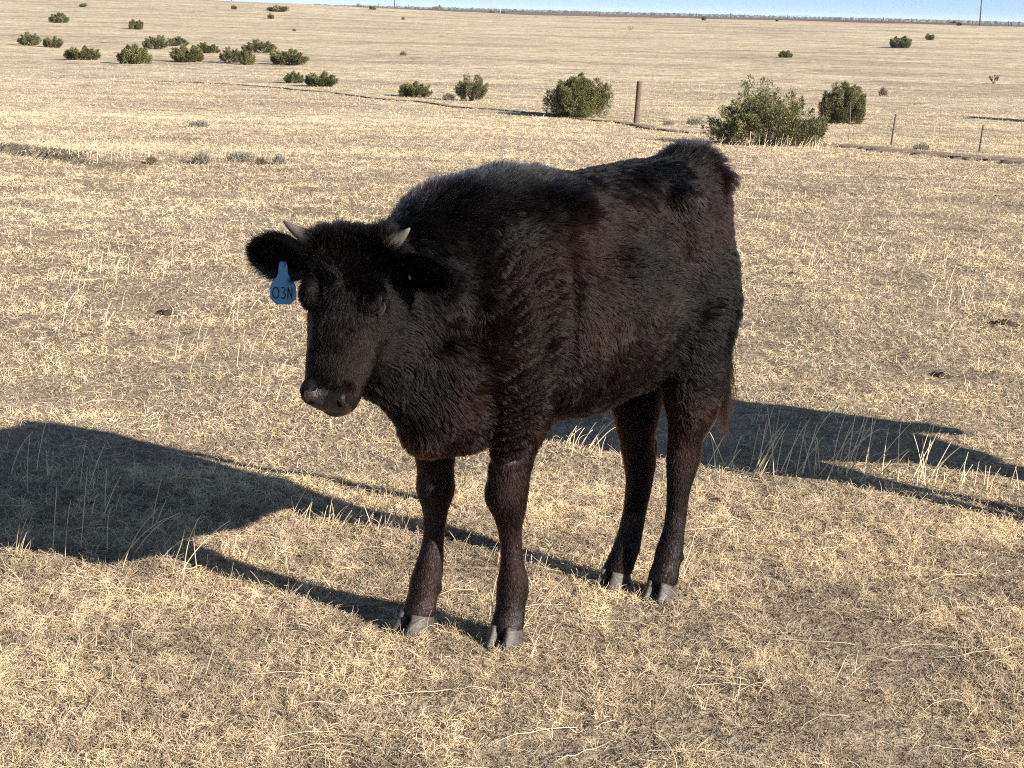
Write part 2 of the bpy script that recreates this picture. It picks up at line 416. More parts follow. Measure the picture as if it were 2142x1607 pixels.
# ------------------------------------------------------------------ the calf
CALF_O = np.array([0.125, 4.054, 0.0]); CALF_YAW = math.radians(221)

# ---- fur and skin materials
def fur_mat(name):
    mt = bpy.data.materials.new(name); mt.use_nodes = True; nt = mt.node_tree
    nt.nodes.remove(nt.nodes['Principled BSDF']); out = nt.nodes['Material Output']
    h = nt.nodes.new('ShaderNodeBsdfHairPrincipled'); h.model = 'CHIANG'; h.parametrization = 'COLOR'
    tc = nt.nodes.new('ShaderNodeTexCoord')
    n = noise(nt, tc.outputs['Object'], 3.2, 3, .5)
    at_ = nt.nodes.new('ShaderNodeAttribute'); at_.attribute_name = 'tint'
    base = ramp(nt, n, [(0.38, (.0016, .0014, .0014)), (0.62, (.005, .003, .0024))])
    br = nt.nodes.new('ShaderNodeMath'); br.operation = 'LESS_THAN'; br.inputs[1].default_value = 1.0; nt.links.new(at_.outputs['Fac'], br.inputs[0])
    bm = nt.nodes.new('ShaderNodeMath'); bm.operation = 'MULTIPLY'; nt.links.new(at_.outputs['Fac'], bm.inputs[0]); nt.links.new(br.outputs[0], bm.inputs[1])
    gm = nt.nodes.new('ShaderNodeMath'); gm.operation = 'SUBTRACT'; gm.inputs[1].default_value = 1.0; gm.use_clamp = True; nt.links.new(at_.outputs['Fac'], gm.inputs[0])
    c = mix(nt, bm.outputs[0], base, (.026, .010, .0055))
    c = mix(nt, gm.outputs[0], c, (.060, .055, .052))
    nt.links.new(c, h.inputs['Color'])
    h.inputs['Roughness'].default_value = 0.30; h.inputs['Radial Roughness'].default_value = 0.45
    h.inputs['Random Roughness'].default_value = 0.3
    h.inputs['Coat'].default_value = 0.0; h.inputs['IOR'].default_value = 1.21
    nt.links.new(h.outputs[0], out.inputs[0])
    return mt
M_FUR = fur_mat('black_calf_hair')
M_SKIN = simple('dark_hide', (.005, .0042, .004), (.009, .0065, .0055), 12, 0.9, 0.05)
M_NOSE = simple('dark_nose_leather', (.022, .017, .0155), (.042, .033, .030), 90, 0.45, 0.4, 0.8)
M_HORN = simple('grey_horn', (.042, .034, .028), (.12, .10, .08), 30, 0.55, 0.4, 0.3, (1, 1, .3))
M_HOOF = simple('grey_hoof', (.028, .022, .017), (.075, .062, .050), 30, 0.5, 0.3, 0.4, (1, 1, 4))
M_LID = simple('eyelid_rim', (.012, .010, .009), (.022, .018, .016), 60, 0.7, 0.15)
M_EYE, _, be = mat_new('dark_eye', 0.06, 0.6); be.inputs['Base Color'].default_value = (.008, .006, .005, 1)
M_TAG = simple('blue_tag_plastic', (.085, .25, .44), (.10, .285, .49), 40, 0.45, 0.5)
M_INK = simple('black_marker_ink', (.01, .01, .015), (.015, .015, .02), 40, 0.7, 0.3)
M_STUD = simple('white_tag_stud', (.10, .10, .09), (.18, .18, .16), 40, 0.7, 0.2)

def loft(secs, ring, n=28):
    """secs -> list of rings (n points each) -> closed tube"""
    V = []; Fc = []
    for s in secs: V += ring(s, n)
    k = len(secs)
    for i in range(k - 1):
        for j in range(n):
            Fc.append((i * n + j, i * n + (j + 1) % n, (i + 1) * n + (j + 1) % n, (i + 1) * n + j))
    for base, rev in ((0, True), ((k - 1) * n, False)):
        c = np.mean(V[base:base + n], axis=0); ci = len(V); V.append(c)
        for j in range(n):
            q = (base + j, base + (j + 1) % n, ci); Fc.append(q[::-1] if rev else q)
    return V, Fc
def interp_secs(keys, m):
    keys = np.array(keys, float); t = np.linspace(0, len(keys) - 1, m)
    out = []
    for c in range(keys.shape[1]):   # catmull-rom
        kx = keys[:, c]; col = []
        for tt in t:
            i = min(int(tt), len(kx) - 2); u = tt - i
            p0 = kx[max(i - 1, 0)]; p1 = kx[i]; p2 = kx[i + 1]; p3 = kx[min(i + 2, len(kx) - 1)]
            col.append(0.5 * (2 * p1 + (p2 - p0) * u + (2 * p0 - 5 * p1 + 4 * p2 - p3) * u * u + (3 * p1 - p0 - 3 * p2 + p3) * u ** 3))
        out.append(col)
    return np.array(out).T

# torso + neck: a, b(centre), top, bottom, half width, zc fraction, top power, bottom power
TORSO = [(-.482, 0, 1.030, .84, .06, .5, 1, 1), (-.465, 0, 1.095, .74, .110, .5, .9, 1), (-.435, 0, 1.148, .66, .150, .52, .85, 1), (-.36, 0, 1.140, .59, .180, .55, .80, .95),
         (-.28, 0, 1.136, .555, .190, .55, .80, .95), (-.18, 0, 1.126, .55, .205, .50, .85, .95), (-.06, 0, 1.116, .532, .222, .46, .9, .95), (.06, 0, 1.106, .528, .225, .44, .95, .95),
         (.16, 0, 1.098, .520, .212, .44, 1.05, .95), (.25, 0, 1.108, .500, .190, .45, 1.15, .95), (.33, 0, 1.108, .475, .168, .47, 1.15, 1), (.40, .002, 1.085, .475, .150, .48, 1.1, 1),
         (.45, .006, 1.062, .515, .128, .50, 1.05, 1), (.50, .012, 1.042, .570, .104, .52, 1, 1), (.55, .018, 1.022, .615, .090, .52, 1, 1), (.60, .024, 1.000, .650, .084, .5, 1, 1), (.655, .036, .965, .695, .082, .5, 1, 1)]
def ring_torso(s, n):
    a, bc, top, bot, w, zf, pt, pb = s
    zc = bot + (top - bot) * zf; out = []
    for j in range(n):
        t = 2 * math.pi * j / n; c, sn = math.cos(t), math.sin(t)
        pw = pt if sn > 0 else pb
        y = w * math.copysign(abs(c) ** pw, c)
        z = zc + (top - zc) * sn if sn > 0 else zc + (zc - bot) * sn
        out.append(np.array([a, bc + y, z]))
    return out
def ring_leg(s, n):
    a, bb, z, ra, rb = s
    return [np.array([a + ra * math.cos(2 * math.pi * j / n), bb + rb * math.sin(2 * math.pi * j / n), z]) for j in range(n)]
LEGS = {
 'LF': [(.30, .125, .93, .07, .035), (.30, .130, .84, .105, .055), (.285, .132, .74, .115, .065), (.255, .122, .64, .098, .064), (.232, .108, .56, .076, .058), (.231, .092, .498, .056, .050), (.241, .088, .434, .049, .046), (.249, .085, .365, .050, .047), (.240, .085, .318, .036, .036),
        (.235, .085, .285, .028, .028), (.229, .085, .245, .0255, .0255), (.224, .085, .195, .028, .027), (.220, .085, .150, .037, .036), (.222, .085, .115, .037, .036), (.226, .085, .080, .034, .036), (.232, .085, .050, .038, .040), (.236, .085, .030, .038, .040)],
 'RF': [(.34, -.12, .93, .06, .035), (.335, -.127, .84, .10, .055), (.325, -.13, .72, .11, .065), (.312, -.126, .62, .09, .062), (.307, -.120, .53, .068, .056), (.308, -.115, .45, .052, .048), (.305, -.115, .395, .042, .042), (.306, -.115, .345, .045, .045), (.304, -.115, .295, .031, .031),
        (.307, -.115, .25, .026, .026), (.310, -.115, .212, .0255, .0255), (.320, -.115, .160, .033, .032), (.331, -.115, .120, .038, .037), (.338, -.115, .088, .036, .036), (.348, -.115, .055, .038, .040), (.354, -.115, .034, .040, .042)],
 'LH': [(-.31, .09, 1.02, .10, .06), (-.325, .105, .92, .140, .080), (-.335, .115, .82, .140, .086), (-.338, .118, .72, .120, .080), (-.347, .115, .63, .096, .070), (-.358, .105, .55, .080, .060), (-.368, .095, .48, .063, .050), (-.362, .088, .42, .046, .040), (-.362, .085, .375, .048, .038), (-.355, .085, .325, .040, .034),
        (-.347, .085, .27, .029, .029), (-.343, .085, .215, .0265, .027), (-.335, .085, .165, .029, .028), (-.325, .085, .120, .035, .035), (-.318, .085, .09, .034, .035), (-.308, .085, .058, .036, .039), (-.302, .085, .036, .037, .040)],
 'RH': [(-.30, -.09, 1.02, .10, .06), (-.32, -.105, .92, .140, .080), (-.33, -.115, .82, .140, .086), (-.33, -.112, .72, .12, .082), (-.335, -.098, .63, .105, .072), (-.325, -.075, .54, .084, .060), (-.322, -.058, .46, .066, .050), (-.322, -.05, .39, .048, .040), (-.336, -.05, .33, .046, .038), (-.338, -.05, .28, .038, .034),
        (-.333, -.05, .23, .032, .031), (-.322, -.05, .18, .031, .030), (-.310, -.05, .13, .033, .032), (-.296, -.05, .09, .036, .036), (-.278, -.05, .055, .038, .039), (-.268, -.05, .034, .038, .040)]}
POLL = np.array([.672, .032, .985]); HY, HP = math.radians(33), math.radians(64); HS = 0.86
_hh = np.array([math.cos(HY), math.sin(HY), 0]); _Z = np.array([0, 0, 1.])
HF = _hh * math.cos(HP) - _Z * math.sin(HP); HL = np.array([-math.sin(HY), math.cos(HY), 0]); HU = _hh * math.sin(HP) + _Z * math.cos(HP)
def H(f_, l, u): return POLL + HS * (HF * f_ * .90 + HL * l + HU * u)
def toH(p):
    d = (p - POLL) / HS; return np.stack([d @ HF / .90, d @ HL, d @ HU], -1)
# head: f, half width, top u, bottom u, width position (0 bottom..1 top), power
HEAD = [(-.075, .045, -.05, -.14, .5, .9), (-.06, .068, -.028, -.165, .5, .9), (-.025, .090, -.006, -.185, .55, .8), (.03, .095, .004, -.205, .55, .8), (.08, .098, .010, -.225, .48, .85), (.125, .098, .011, -.232, .46, .88), (.16, .096, .006, -.228, .46, .88),
        (.20, .092, .002, -.218, .48, .85), (.25, .083, .001, -.198, .50, .82), (.30, .075, .000, -.172, .52, .8), (.345, .069, -.004, -.145, .5, .8), (.385, .064, -.012, -.125, .5, .78), (.415, .062, -.022, -.120, .5, .8), (.438, .050, -.036, -.112, .5, .85), (.450, .030, -.050, -.098, .5, .9)]
def ring_head(s, n):
    f_, w, top, bot, zf, pw = s; w = w * 1.13; zc = bot + (top - bot) * zf; out = []
    for j in range(n):
        t = 2 * math.pi * j / n; c, sn = math.cos(t), math.sin(t)
        narrow = 1 - 0.30 * max(0, -sn) * (1 if f_ < .3 else .5)
        l = w * narrow * math.copysign(abs(c) ** pw, c)
        u = zc + (top - zc) * math.copysign(abs(sn) ** .9, sn) if sn > 0 else zc + (zc - bot) * sn
        out.append(H(f_, l, u))
    return out
def ellipsoid(c, r, axes, n=14):
    V = []; Fc = []
    for i in range(n + 1):
        th = math.pi * i / n
        for j in range(2 * n):
            ph = math.pi * j / n
            q = np.array([math.sin(th) * math.cos(ph), math.sin(th) * math.sin(ph), math.cos(th)]) * r
            V.append(c + axes[0] * q[0] + axes[1] * q[1] + axes[2] * q[2])
    for i in range(n):
        for j in range(2 * n):
            a = i * 2 * n + j; b_ = i * 2 * n + (j + 1) % (2 * n); Fc.append((a, a + 2 * n, b_ + 2 * n, b_))
    return V, Fc
AX = (HF, HL, HU); AI = (np.array([1., 0, 0]), np.array([0, 1., 0]), np.array([0, 0, 1.]))
parts = [loft(interp_secs(TORSO, 60), ring_torso, 40), loft(interp_secs(HEAD, 44), ring_head, 36)]
for k_, L_ in LEGS.items(): parts.append(loft(interp_secs(L_, 48), ring_leg, 24))
# brow ridges, jaw muscles, hip bones, hock points, dewclaws, lips
for s in (-1, 1):
    parts.append(ellipsoid(H(.128, s * .078, -.014), np.array([.038, .026, .020]), AX, 8))
    parts.append(ellipsoid(H(.065, s * .080, -.135), np.array([.075, .034, .085]), AX, 8))
    parts.append(ellipsoid(H(-.015, s * .082, -.028), np.array([.026, .026, .024]), AX, 8))
    parts.append(ellipsoid(H(.405, s * .045, -.040), np.array([.034, .026, .030]), AX, 8))
    parts.append(ellipsoid(np.array([-.27, s * .135, 1.045]), np.array([.08, .045, .045]), AI, 8))
    parts.append(ellipsoid(np.array([-.425, s * .075, 1.01]), np.array([.045, .04, .06]), AI, 8))
parts.append(ellipsoid(H(.40, 0, -.102), np.array([.048, .046, .026]), AX, 8))     # chin
parts.append(ellipsoid(np.array([.41, 0.0, .56]), np.array([.08, .085, .085]), AI, 8))  # brisket
parts.append(ellipsoid(np.array([-.398, .085, .395]), np.array([.022, .020, .035]), AI, 8))
parts.append(ellipsoid(np.array([-.372, -.05, .365]), np.array([.022, .020, .035]), AI, 8))
for (a_, b_, z_) in ((.222, .085, .13), (.333, -.115, .105), (-.325, .085, .11), (-.296, -.05, .10)):
    for s in (-1, 1): parts.append(ellipsoid(np.array([a_ - .030, b_ + s * .016, z_ - .01]), np.array([.011, .009, .014]), AI, 6))
# tail: dock and bone
TAIL = np.array([(-.445, 0, 1.120), (-.478, 0, 1.07), (-.504, 0.0, .99), (-.528, 0.0, .90), (-.55, 0, .80), (-.555, 0, .70), (-.56, 0, .62), (-.562, 0, .56)])
parts.append(tube(TAIL, [.032, .029, .026, .023, .019, .016, .013, .008], 12))
V, Fq = join(parts)
tmp = mesh_obj('body', V, Fq)
md = tmp.modifiers.new('r', 'REMESH'); md.mode = 'VOXEL'; md.voxel_size = 0.0052; md.adaptivity = 0
dg = bpy.context.evaluated_depsgraph_get(); ev = tmp.evaluated_get(dg)
me = bpy.data.meshes.new_from_object(ev)
bpy.data.objects.remove(tmp)
nv = len(me.vertices); co = np.zeros(nv * 3, np.float32); me.vertices.foreach_get('co', co); co = co.reshape(-1, 3).astype(float)
ed = np.zeros(len(me.edges) * 2, np.int32); me.edges.foreach_get('vertices', ed); ed = ed.reshape(-1, 2)
deg = np.bincount(ed.ravel(), minlength=nv).astype(float)
def lap(co):
    out = np.zeros_like(co)
    for c in range(3):
        out[:, c] = np.bincount(ed[:, 0], co[ed[:, 1], c], nv) + np.bincount(ed[:, 1], co[ed[:, 0], c], nv)
    return out / np.maximum(deg, 1)[:, None]
h0 = toH(co); headw = sm(-.10, -.02, h0[:, 0]) * (np.abs(h0[:, 1]) < .16) * (h0[:, 2] > -.26) * (h0[:, 2] < .08) * sm(.55, .62, co[:, 0])
legw = 1 - sm(.50, .62, co[:, 2])
legw = legw * (np.abs(co[:, 0]) < .47)
budget = 26 - 20 * np.clip(headw + legw, 0, 1)
for it in range(26):
    wgt = (budget > it).astype(float)[:, None] * 0.5
    l_ = lap(co); co = co + (l_ - co) * wgt
    if it % 2: pass
# swap back a little volume (taubin-like)
def waves(p):
    a, z = p[:, 0], p[:, 2]
    shz = np.exp(-((a - .272 - .35 * (z - .8) ** 2) / .052) ** 2) * sm(.40, .55, z) * sm(1.06, .94, z) * (p[:, 1] > 0)
    return shz, (z * 1.0 + a * .55) / .033 * 2 * math.pi + 3.4 * vn3(p, .06, 77)
# --- sculpting in head space
h = toH(co); vn_ = np.zeros_like(co)
me.vertices.foreach_set('co', co.astype(np.float32).ravel()); me.update()
nrm = np.zeros(nv * 3, np.float32); me.vertices.foreach_get('normal', nrm); nrm = nrm.reshape(-1, 3).astype(float)
def dent(c, r, depth):
    global co
    hh_ = toH(co); q = np.sum(((hh_ - np.array(c)) / np.array(r)) ** 2, 1); co = co - nrm * (depth * np.exp(-q * 1.6))[:, None]
for s in (-1, 1):
    dent((.426, s * .039, -.038), (.017, .012, .017), .036)       # nostril
    dent((.405, s * .052, -.035), (.018, .010, .012), .004)
    dent((.152, s * .098, -.038), (.026, .02, .017), .010)        # eye socket
    dent((.240, s * .092, -.04), (.05, .03, .02), .006)
    dent((.40, s * .068, -.088), (.055, .03, .0045), .006)        # mouth corner line
dent((.448, 0, -.088), (.03, .05, .0045), .006)
dent((.445, 0, -.05), (.012, .004, .03), .004)                    # philtrum
# body forms: hollow flank, rib swell, shoulder edge, muscles
def bdent(c, r, depth):
    global co
    q = np.sum(((co - np.array(c)) / np.array(r)) ** 2, 1); co = co - nrm * (depth * np.exp(-q * 1.5))[:, None]
for s in (-1, 1):
    bdent((-.19, s * .19, .97), (.10, .10, .09), .018)      # paralumbar hollow
    bdent((-.36, s * .17, 1.00), (.08, .08, .07), .008)
    bdent((.165, s * .20, .80), (.025, .12, .20), .012)     # behind the shoulder
    bdent((.30, s * .17, .80), (.04, .10, .17), -.014)      # shoulder blade
    bdent((.24, s * .14, .62), (.05, .10, .06), -.012)
    bdent((.41, s * .12, .85), (.04, .08, .15), .012)       # neck groove
    bdent((-.26, s * .18, .66), (.07, .09, .10), .016)      # stifle fold
    bdent((-.40, s * .12, .78), (.06, .10, .12), -.012)
for v in range(3):
    l_ = lap(co); co = co + (l_ - co) * 0.35
shz_, ph_ = waves(co); co = co + nrm * (.0140 * shz_ * np.cos(ph_))[:, None]
me.vertices.foreach_set('co', co.astype(np.float32).ravel()); me.update()
me.polygons.foreach_set('use_smooth', [True] * len(me.polygons))
me.materials.append(M_SKIN); me.materials.append(M_NOSE)
hb = toH(co)
nose_mask = (hb[:, 0] > .392) & (hb[:, 2] > -.084) & (np.abs(hb[:, 1]) < .055 ) & (hb[:, 0] > .392 + .35 * np.maximum(0, hb[:, 2] + .03) + 0.25 * np.abs(hb[:, 1]))
lip_mask = (hb[:, 0] > .43) | ((hb[:, 0] > .33) & (hb[:, 2] < -.078) & (hb[:, 2] > -.100) & (np.abs(hb[:, 1]) > .03))
loops = np.zeros(len(me.loops), np.int32); me.loops.foreach_get('vertex_index', loops)
ls = np.zeros(len(me.polygons), np.int32); me.polygons.foreach_get('loop_start', ls)
mi = (nose_mask | (hb[:, 0] > .435))[loops[ls]].astype(np.int32)
for s in (-1, 1):
    q_ = (((hb - np.array((.426, s * .039, -.038))) / np.array((.018, .0125, .015))) ** 2).sum(1) < 1; mi[q_[loops[ls]]] = 0
me.polygons.foreach_set('material_index', mi)

calf = empty('calf', tuple(CALF_O), CALF_YAW)
tag(calf, 'shaggy black calf with small grey horns and a blue ear tag', 'calf')
body = bpy.data.objects.new('body', me); COL.objects.link(body); body.parent = calf; me.name = 'body'

# ---- horns, ears, eyes, hooves, tag
def horn(s):
    base = H(-.022, s * (.090 if s < 0 else .080), -.025); out = HL * s
    d1 = out * .92 + _Z * (.08 if s < 0 else .15) + HU * .18; d1 /= np.linalg.norm(d1)
    pts = [base - d1 * .02]; d = d1.copy(); L = .092 if s < 0 else .085; n = 9
    for i in range(n):
        pts.append(pts[-1] + d * (L + .02) / n); d = d + _Z * .07 + HU * .02; d /= np.linalg.norm(d)
    rad = [.024, .024, .0225, .0205, .0182, .0157, .013, .0098, .0062, .002]
    return tube(pts, rad, 12)
for s in (-1, 1):
    V, Fq = horn(s); o = mesh_obj('horn', V, Fq, M_HORN, calf)

def ear(s, out_dir, up_dir):
    L, Wd = (.172, .050) if s < 0 else (.150, .047)
    base = H(.034 if s < 0 else .032, s * (.100 if s < 0 else .094), -.062 if s < 0 else -.042)
    d = out_dir / np.linalg.norm(out_dir); u = up_dir - d * (up_dir @ d); u /= np.linalg.norm(u); nn = np.cross(d, u)   # cup opening normal
    if nn @ HU < 0: nn = -nn
    V = []; ns, ntt = 22, 15
    for side in (0, 1):
        for i in range(ns):
            sN = i / (ns - 1)
            w = Wd * (0.42 + 0.58 * math.sin(math.pi * min(1, (sN * 1.02) ** .85))) if sN < .55 else Wd * (max(0.0, 1 - ((sN - .55) / .47) ** 1.9) ** .68) * 1.0
            if sN < .55: w = Wd * (0.38 + 0.62 * math.sin(math.pi / 2 * sN / .55))
            for j in range(ntt):
                t = (j / (ntt - 1) - .5) * 2
                ang = t * (1.25 - .55 * sN)
                cup = (1 - math.cos(ang)) * w * 1.0
                p = base + d * (L * sN) + u * (math.sin(ang) / math.sin(1.25 - .55 * sN) * w) + nn * cup
                p = p - nn * .018 * math.sin(math.pi * sN) - u * .010 * sN ** 2
                if side: p = p - nn * .0035
                V.append(p)
    Fq = []
    for side in (0, 1):
        o = side * ns * ntt
        for i in range(ns - 1):
            for j in range(ntt - 1):
                q = (o + i * ntt + j, o + i * ntt + j + 1, o + (i + 1) * ntt + j + 1, o + (i + 1) * ntt + j)
                Fq.append(q if side == 0 else q[::-1])
    o = ns * ntt
    for i in range(ns - 1):
        for j in (0, ntt - 1):
            q = (i * ntt + j, (i + 1) * ntt + j, o + (i + 1) * ntt + j, o + i * ntt + j); Fq.append(q)
    for j in range(ntt - 1):
        Fq.append(((ns - 1) * ntt + j, (ns - 1) * ntt + j + 1, o + (ns - 1) * ntt + j + 1, o + (ns - 1) * ntt + j))
    return V, Fq, base, d, u, nn
ears = []
er = ear(-1, -HL * .96 + _Z * .16 - _hh * .12, _Z * 1.0 + _hh * .1); o_r = mesh_obj('ear', er[0], er[1], M_SKIN, calf); ears.append(er)
el_ = ear(1, HL * .96 - _Z * .02 + _hh * .16, _Z * 1.0 + _hh * .65); o_l = mesh_obj('ear', el_[0], el_[1], M_SKIN, calf); ears.append(el_)

for s in (-1, 1):
    en = HL * s * .78 + HU * .62; ev_ = HU * .78 - HL * s * .62; ec_ = H(.152, s * .090, -.040)
    V, Fq = ellipsoid(ec_ - en * .001, np.array([.0168, .0135, .0150]), (HF, ev_, en), 12)
    o = mesh_obj('eye', V, Fq, M_EYE, calf)
    # lids: two thick arcs round the eye
    lid = []
    for up in (1, -1):
        pts = []
        for q in np.linspace(0, math.pi, 9):
            pts.append(ec_ + HF * (.0165 * math.cos(q)) + ev_ * (up * (.0075 if up > 0 else .0095) * math.sin(q)) + en * (.0115 - .007 * math.cos(q) ** 2))
        lid.append(tube(pts, [.0015] + [.0028] * 7 + [.0015], 7))
    mesh_obj('eyelid', lid[0][0], lid[0][1], M_SKIN, calf); mesh_obj('eyelid', lid[1][0], lid[1][1], M_LID, calf)

def hoof(a, b_, zt, r, fdir):
    """two claws side by side, pointing forward, flat sole"""
    outp = []
    for s in (-1, 1):
        secs = []
        for q in np.linspace(0, 1, 9):   # from coronet to sole
            z = zt * (1 - q) + 0.000 * q
            ln = r * (0.86 + 0.42 * q); wd = r * (0.46 + 0.07 * q)
            secs.append((q, z, ln, wd))
        def ring_h(sec, n):
            q, z, ln, wd = sec; pts = []
            for j in range(n):
                t = 2 * math.pi * j / n; c, sn = math.cos(t), math.sin(t)
                x = c * ln + r * 0.32 * q
                x = x if c > 0 else x * 0.82
                y = sn * wd * (1 - 0.42 * max(0, c) ** 2)
                yc = s * (wd * 0.99 + .0015) * (1 - 0.10 * max(0, c))
                zz_ = z + (0.010 * c if q < .12 else 0)
                p = np.array([x, yc + y, zz_])
                pts.append(np.array([a + p[0] * math.cos(fdir) - p[1] * math.sin(fdir), b_ + p[0] * math.sin(fdir) + p[1] * math.cos(fdir), p[2]]))
            return pts
        outp.append(loft(secs, ring_h, 20))
    return join(outp)
HOOFS = [(.238, .085, .038, .042, .45), (.357, -.115, .038, .044, .15), (-.300, .085, .038, .040, .30), (-.264, -.05, .038, .041, .1)]
for hf in HOOFS:
    V, Fq = hoof(*hf); mesh_obj('hoof', V, Fq, M_HOOF, calf)

# ear tag: flag shaped plate hanging on the front of the right ear
tb = er[2] + er[3] * .078 - er[4] * .018 + er[5] * .016
def plate(outline, thick, o, ux, uy, un):
    n = len(outline); V = [o + ux * p[0] + uy * p[1] + un * (thick / 2 * sg) for sg in (1, -1) for p in outline]
    Fq = [tuple(range(n)), tuple(range(2 * n - 1, n - 1, -1))] + [(i, i + n, (i + 1) % n + n, (i + 1) % n) for i in range(n)]
    return V, Fq
tx = -HL * .0 + np.array([-math.sin(HY + .25), math.cos(HY + .25), 0])    # plate width axis (image right)
ty_ = _Z; tn = np.cross(tx, ty_)
if tn @ HU < 0: tn = -tn
OUT = [(-.006, .006), (.006, .006), (.0095, -.002), (.0105, -.019), (.014, -.028), (.024, -.039), (.029, -.051), (.029, -.077), (.016, -.090), (-.016, -.090), (-.029, -.077), (-.029, -.051), (-.024, -.039), (-.014, -.028), (-.0105, -.019), (-.0095, -.002)]
tag_o = tb + np.array([0, 0, .004])
V, Fq = plate(OUT, .0022, tag_o, tx, ty_, tn)
ear_tag = mesh_obj('ear_tag', V, Fq, M_TAG, calf, smooth=False); ear_tag['label'] = 'blue plastic ear tag marked 03N'
# handwriting
def stroke(pts, w=.0011):
    pts = np.array(pts, float); return tube([tag_o + tx * p[0] + ty_ * p[1] + tn * .0016 for p in pts], [w] * len(pts), 6)
zero = [(-.0165 + .0068 * math.cos(t), -.064 + .0125 * math.sin(t)) for t in np.linspace(.3, .3 + 2 * math.pi, 18)]
three = [(-.0045, -.053), (-.001, -.0510), (.0035, -.0525), (.0045, -.0565), (.002, -.0610), (-.0010, -.0630), (.003, -.0645), (.0052, -.0690), (.0030, -.0745), (-.0015, -.0765), (-.0050, -.0745)]
enn = [(.0105, -.0765), (.0110, -.0520), (.0112, -.0520), (.0190, -.0755), (.0192, -.0755), (.0198, -.0515)]
V, Fq = join([stroke(zero), stroke(three), stroke(enn)])
mesh_obj('tag_lettering', V, Fq, M_INK, ear_tag)
V, Fq = ellipsoid(tag_o + tn * .002, np.array([.006, .006, .003]), (tx, ty_, tn), 6); mesh_obj('tag_button', V, Fq, M_TAG, ear_tag)
# stud in the other ear
V, Fq = ellipsoid(el_[2] + el_[3] * .060 - el_[4] * .010 + el_[5] * .012, np.array([.0035, .006, .003]), (el_[3], el_[4], el_[5]), 6)
o = mesh_obj('ear_stud', V, Fq, M_STUD, calf)

# ---- fur
def head_low(f_): return np.interp(f_, [-.08, -.02, .05, .13, .2, .3, .45], [-.15, -.20, -.235, -.24, -.215, -.165, -.135])
def sample_mesh(me, n, dens=None):
    me.calc_loop_triangles(); nt_ = len(me.loop_triangles)
    tv = np.zeros(nt_ * 3, np.int32); me.loop_triangles.foreach_get('vertices', tv); tv = tv.reshape(-1, 3)
    c = np.zeros(len(me.vertices) * 3, np.float32); me.vertices.foreach_get('co', c); c = c.reshape(-1, 3).astype(float)
    nn = np.zeros(len(me.vertices) * 3, np.float32); me.vertices.foreach_get('normal', nn); nn = nn.reshape(-1, 3).astype(float)
    a, b_, d = c[tv[:, 0]], c[tv[:, 1]], c[tv[:, 2]]
    ar = np.linalg.norm(np.cross(b_ - a, d - a), axis=1)
    if dens is not None: ar = ar * dens((a + b_ + d) / 3)
    cs = np.cumsum(ar); t = np.searchsorted(cs, RS.uniform(0, cs[-1], n))
    u = RS.uniform(0, 1, n); v = RS.uniform(0, 1, n); fl = u + v > 1; u[fl] = 1 - u[fl]; v[fl] = 1 - v[fl]
    P_ = a[t] + (b_[t] - a[t]) * u[:, None] + (d[t] - a[t]) * v[:, None]
    w = 1 - u - v
    N_ = nn[tv[t, 0]] * w[:, None] + nn[tv[t, 1]] * u[:, None] + nn[tv[t, 2]] * v[:, None]
    return P_, N_ / (np.linalg.norm(N_, axis=1)[:, None] + 1e-9)

def region(p):
    hh_ = toH(p)
    wh = sm(-.075, -.03, hh_[:, 0]) * (np.abs(hh_[:, 1]) < .17) * (hh_[:, 2] > head_low(hh_[:, 0]) - .02) * (hh_[:, 2] < .1) * (hh_[:, 0] < .50) * sm(.56, .60, p[:, 0])
    wl = (1 - sm(.44, .56, p[:, 2])) * (1 - wh) * (p[:, 0] > -.47)
    tail = ((p[:, 0] < -.50) & (p[:, 2] < 1.02) & (np.abs(p[:, 1]) < .045)).astype(float)
    return hh_, wh, wl, tail

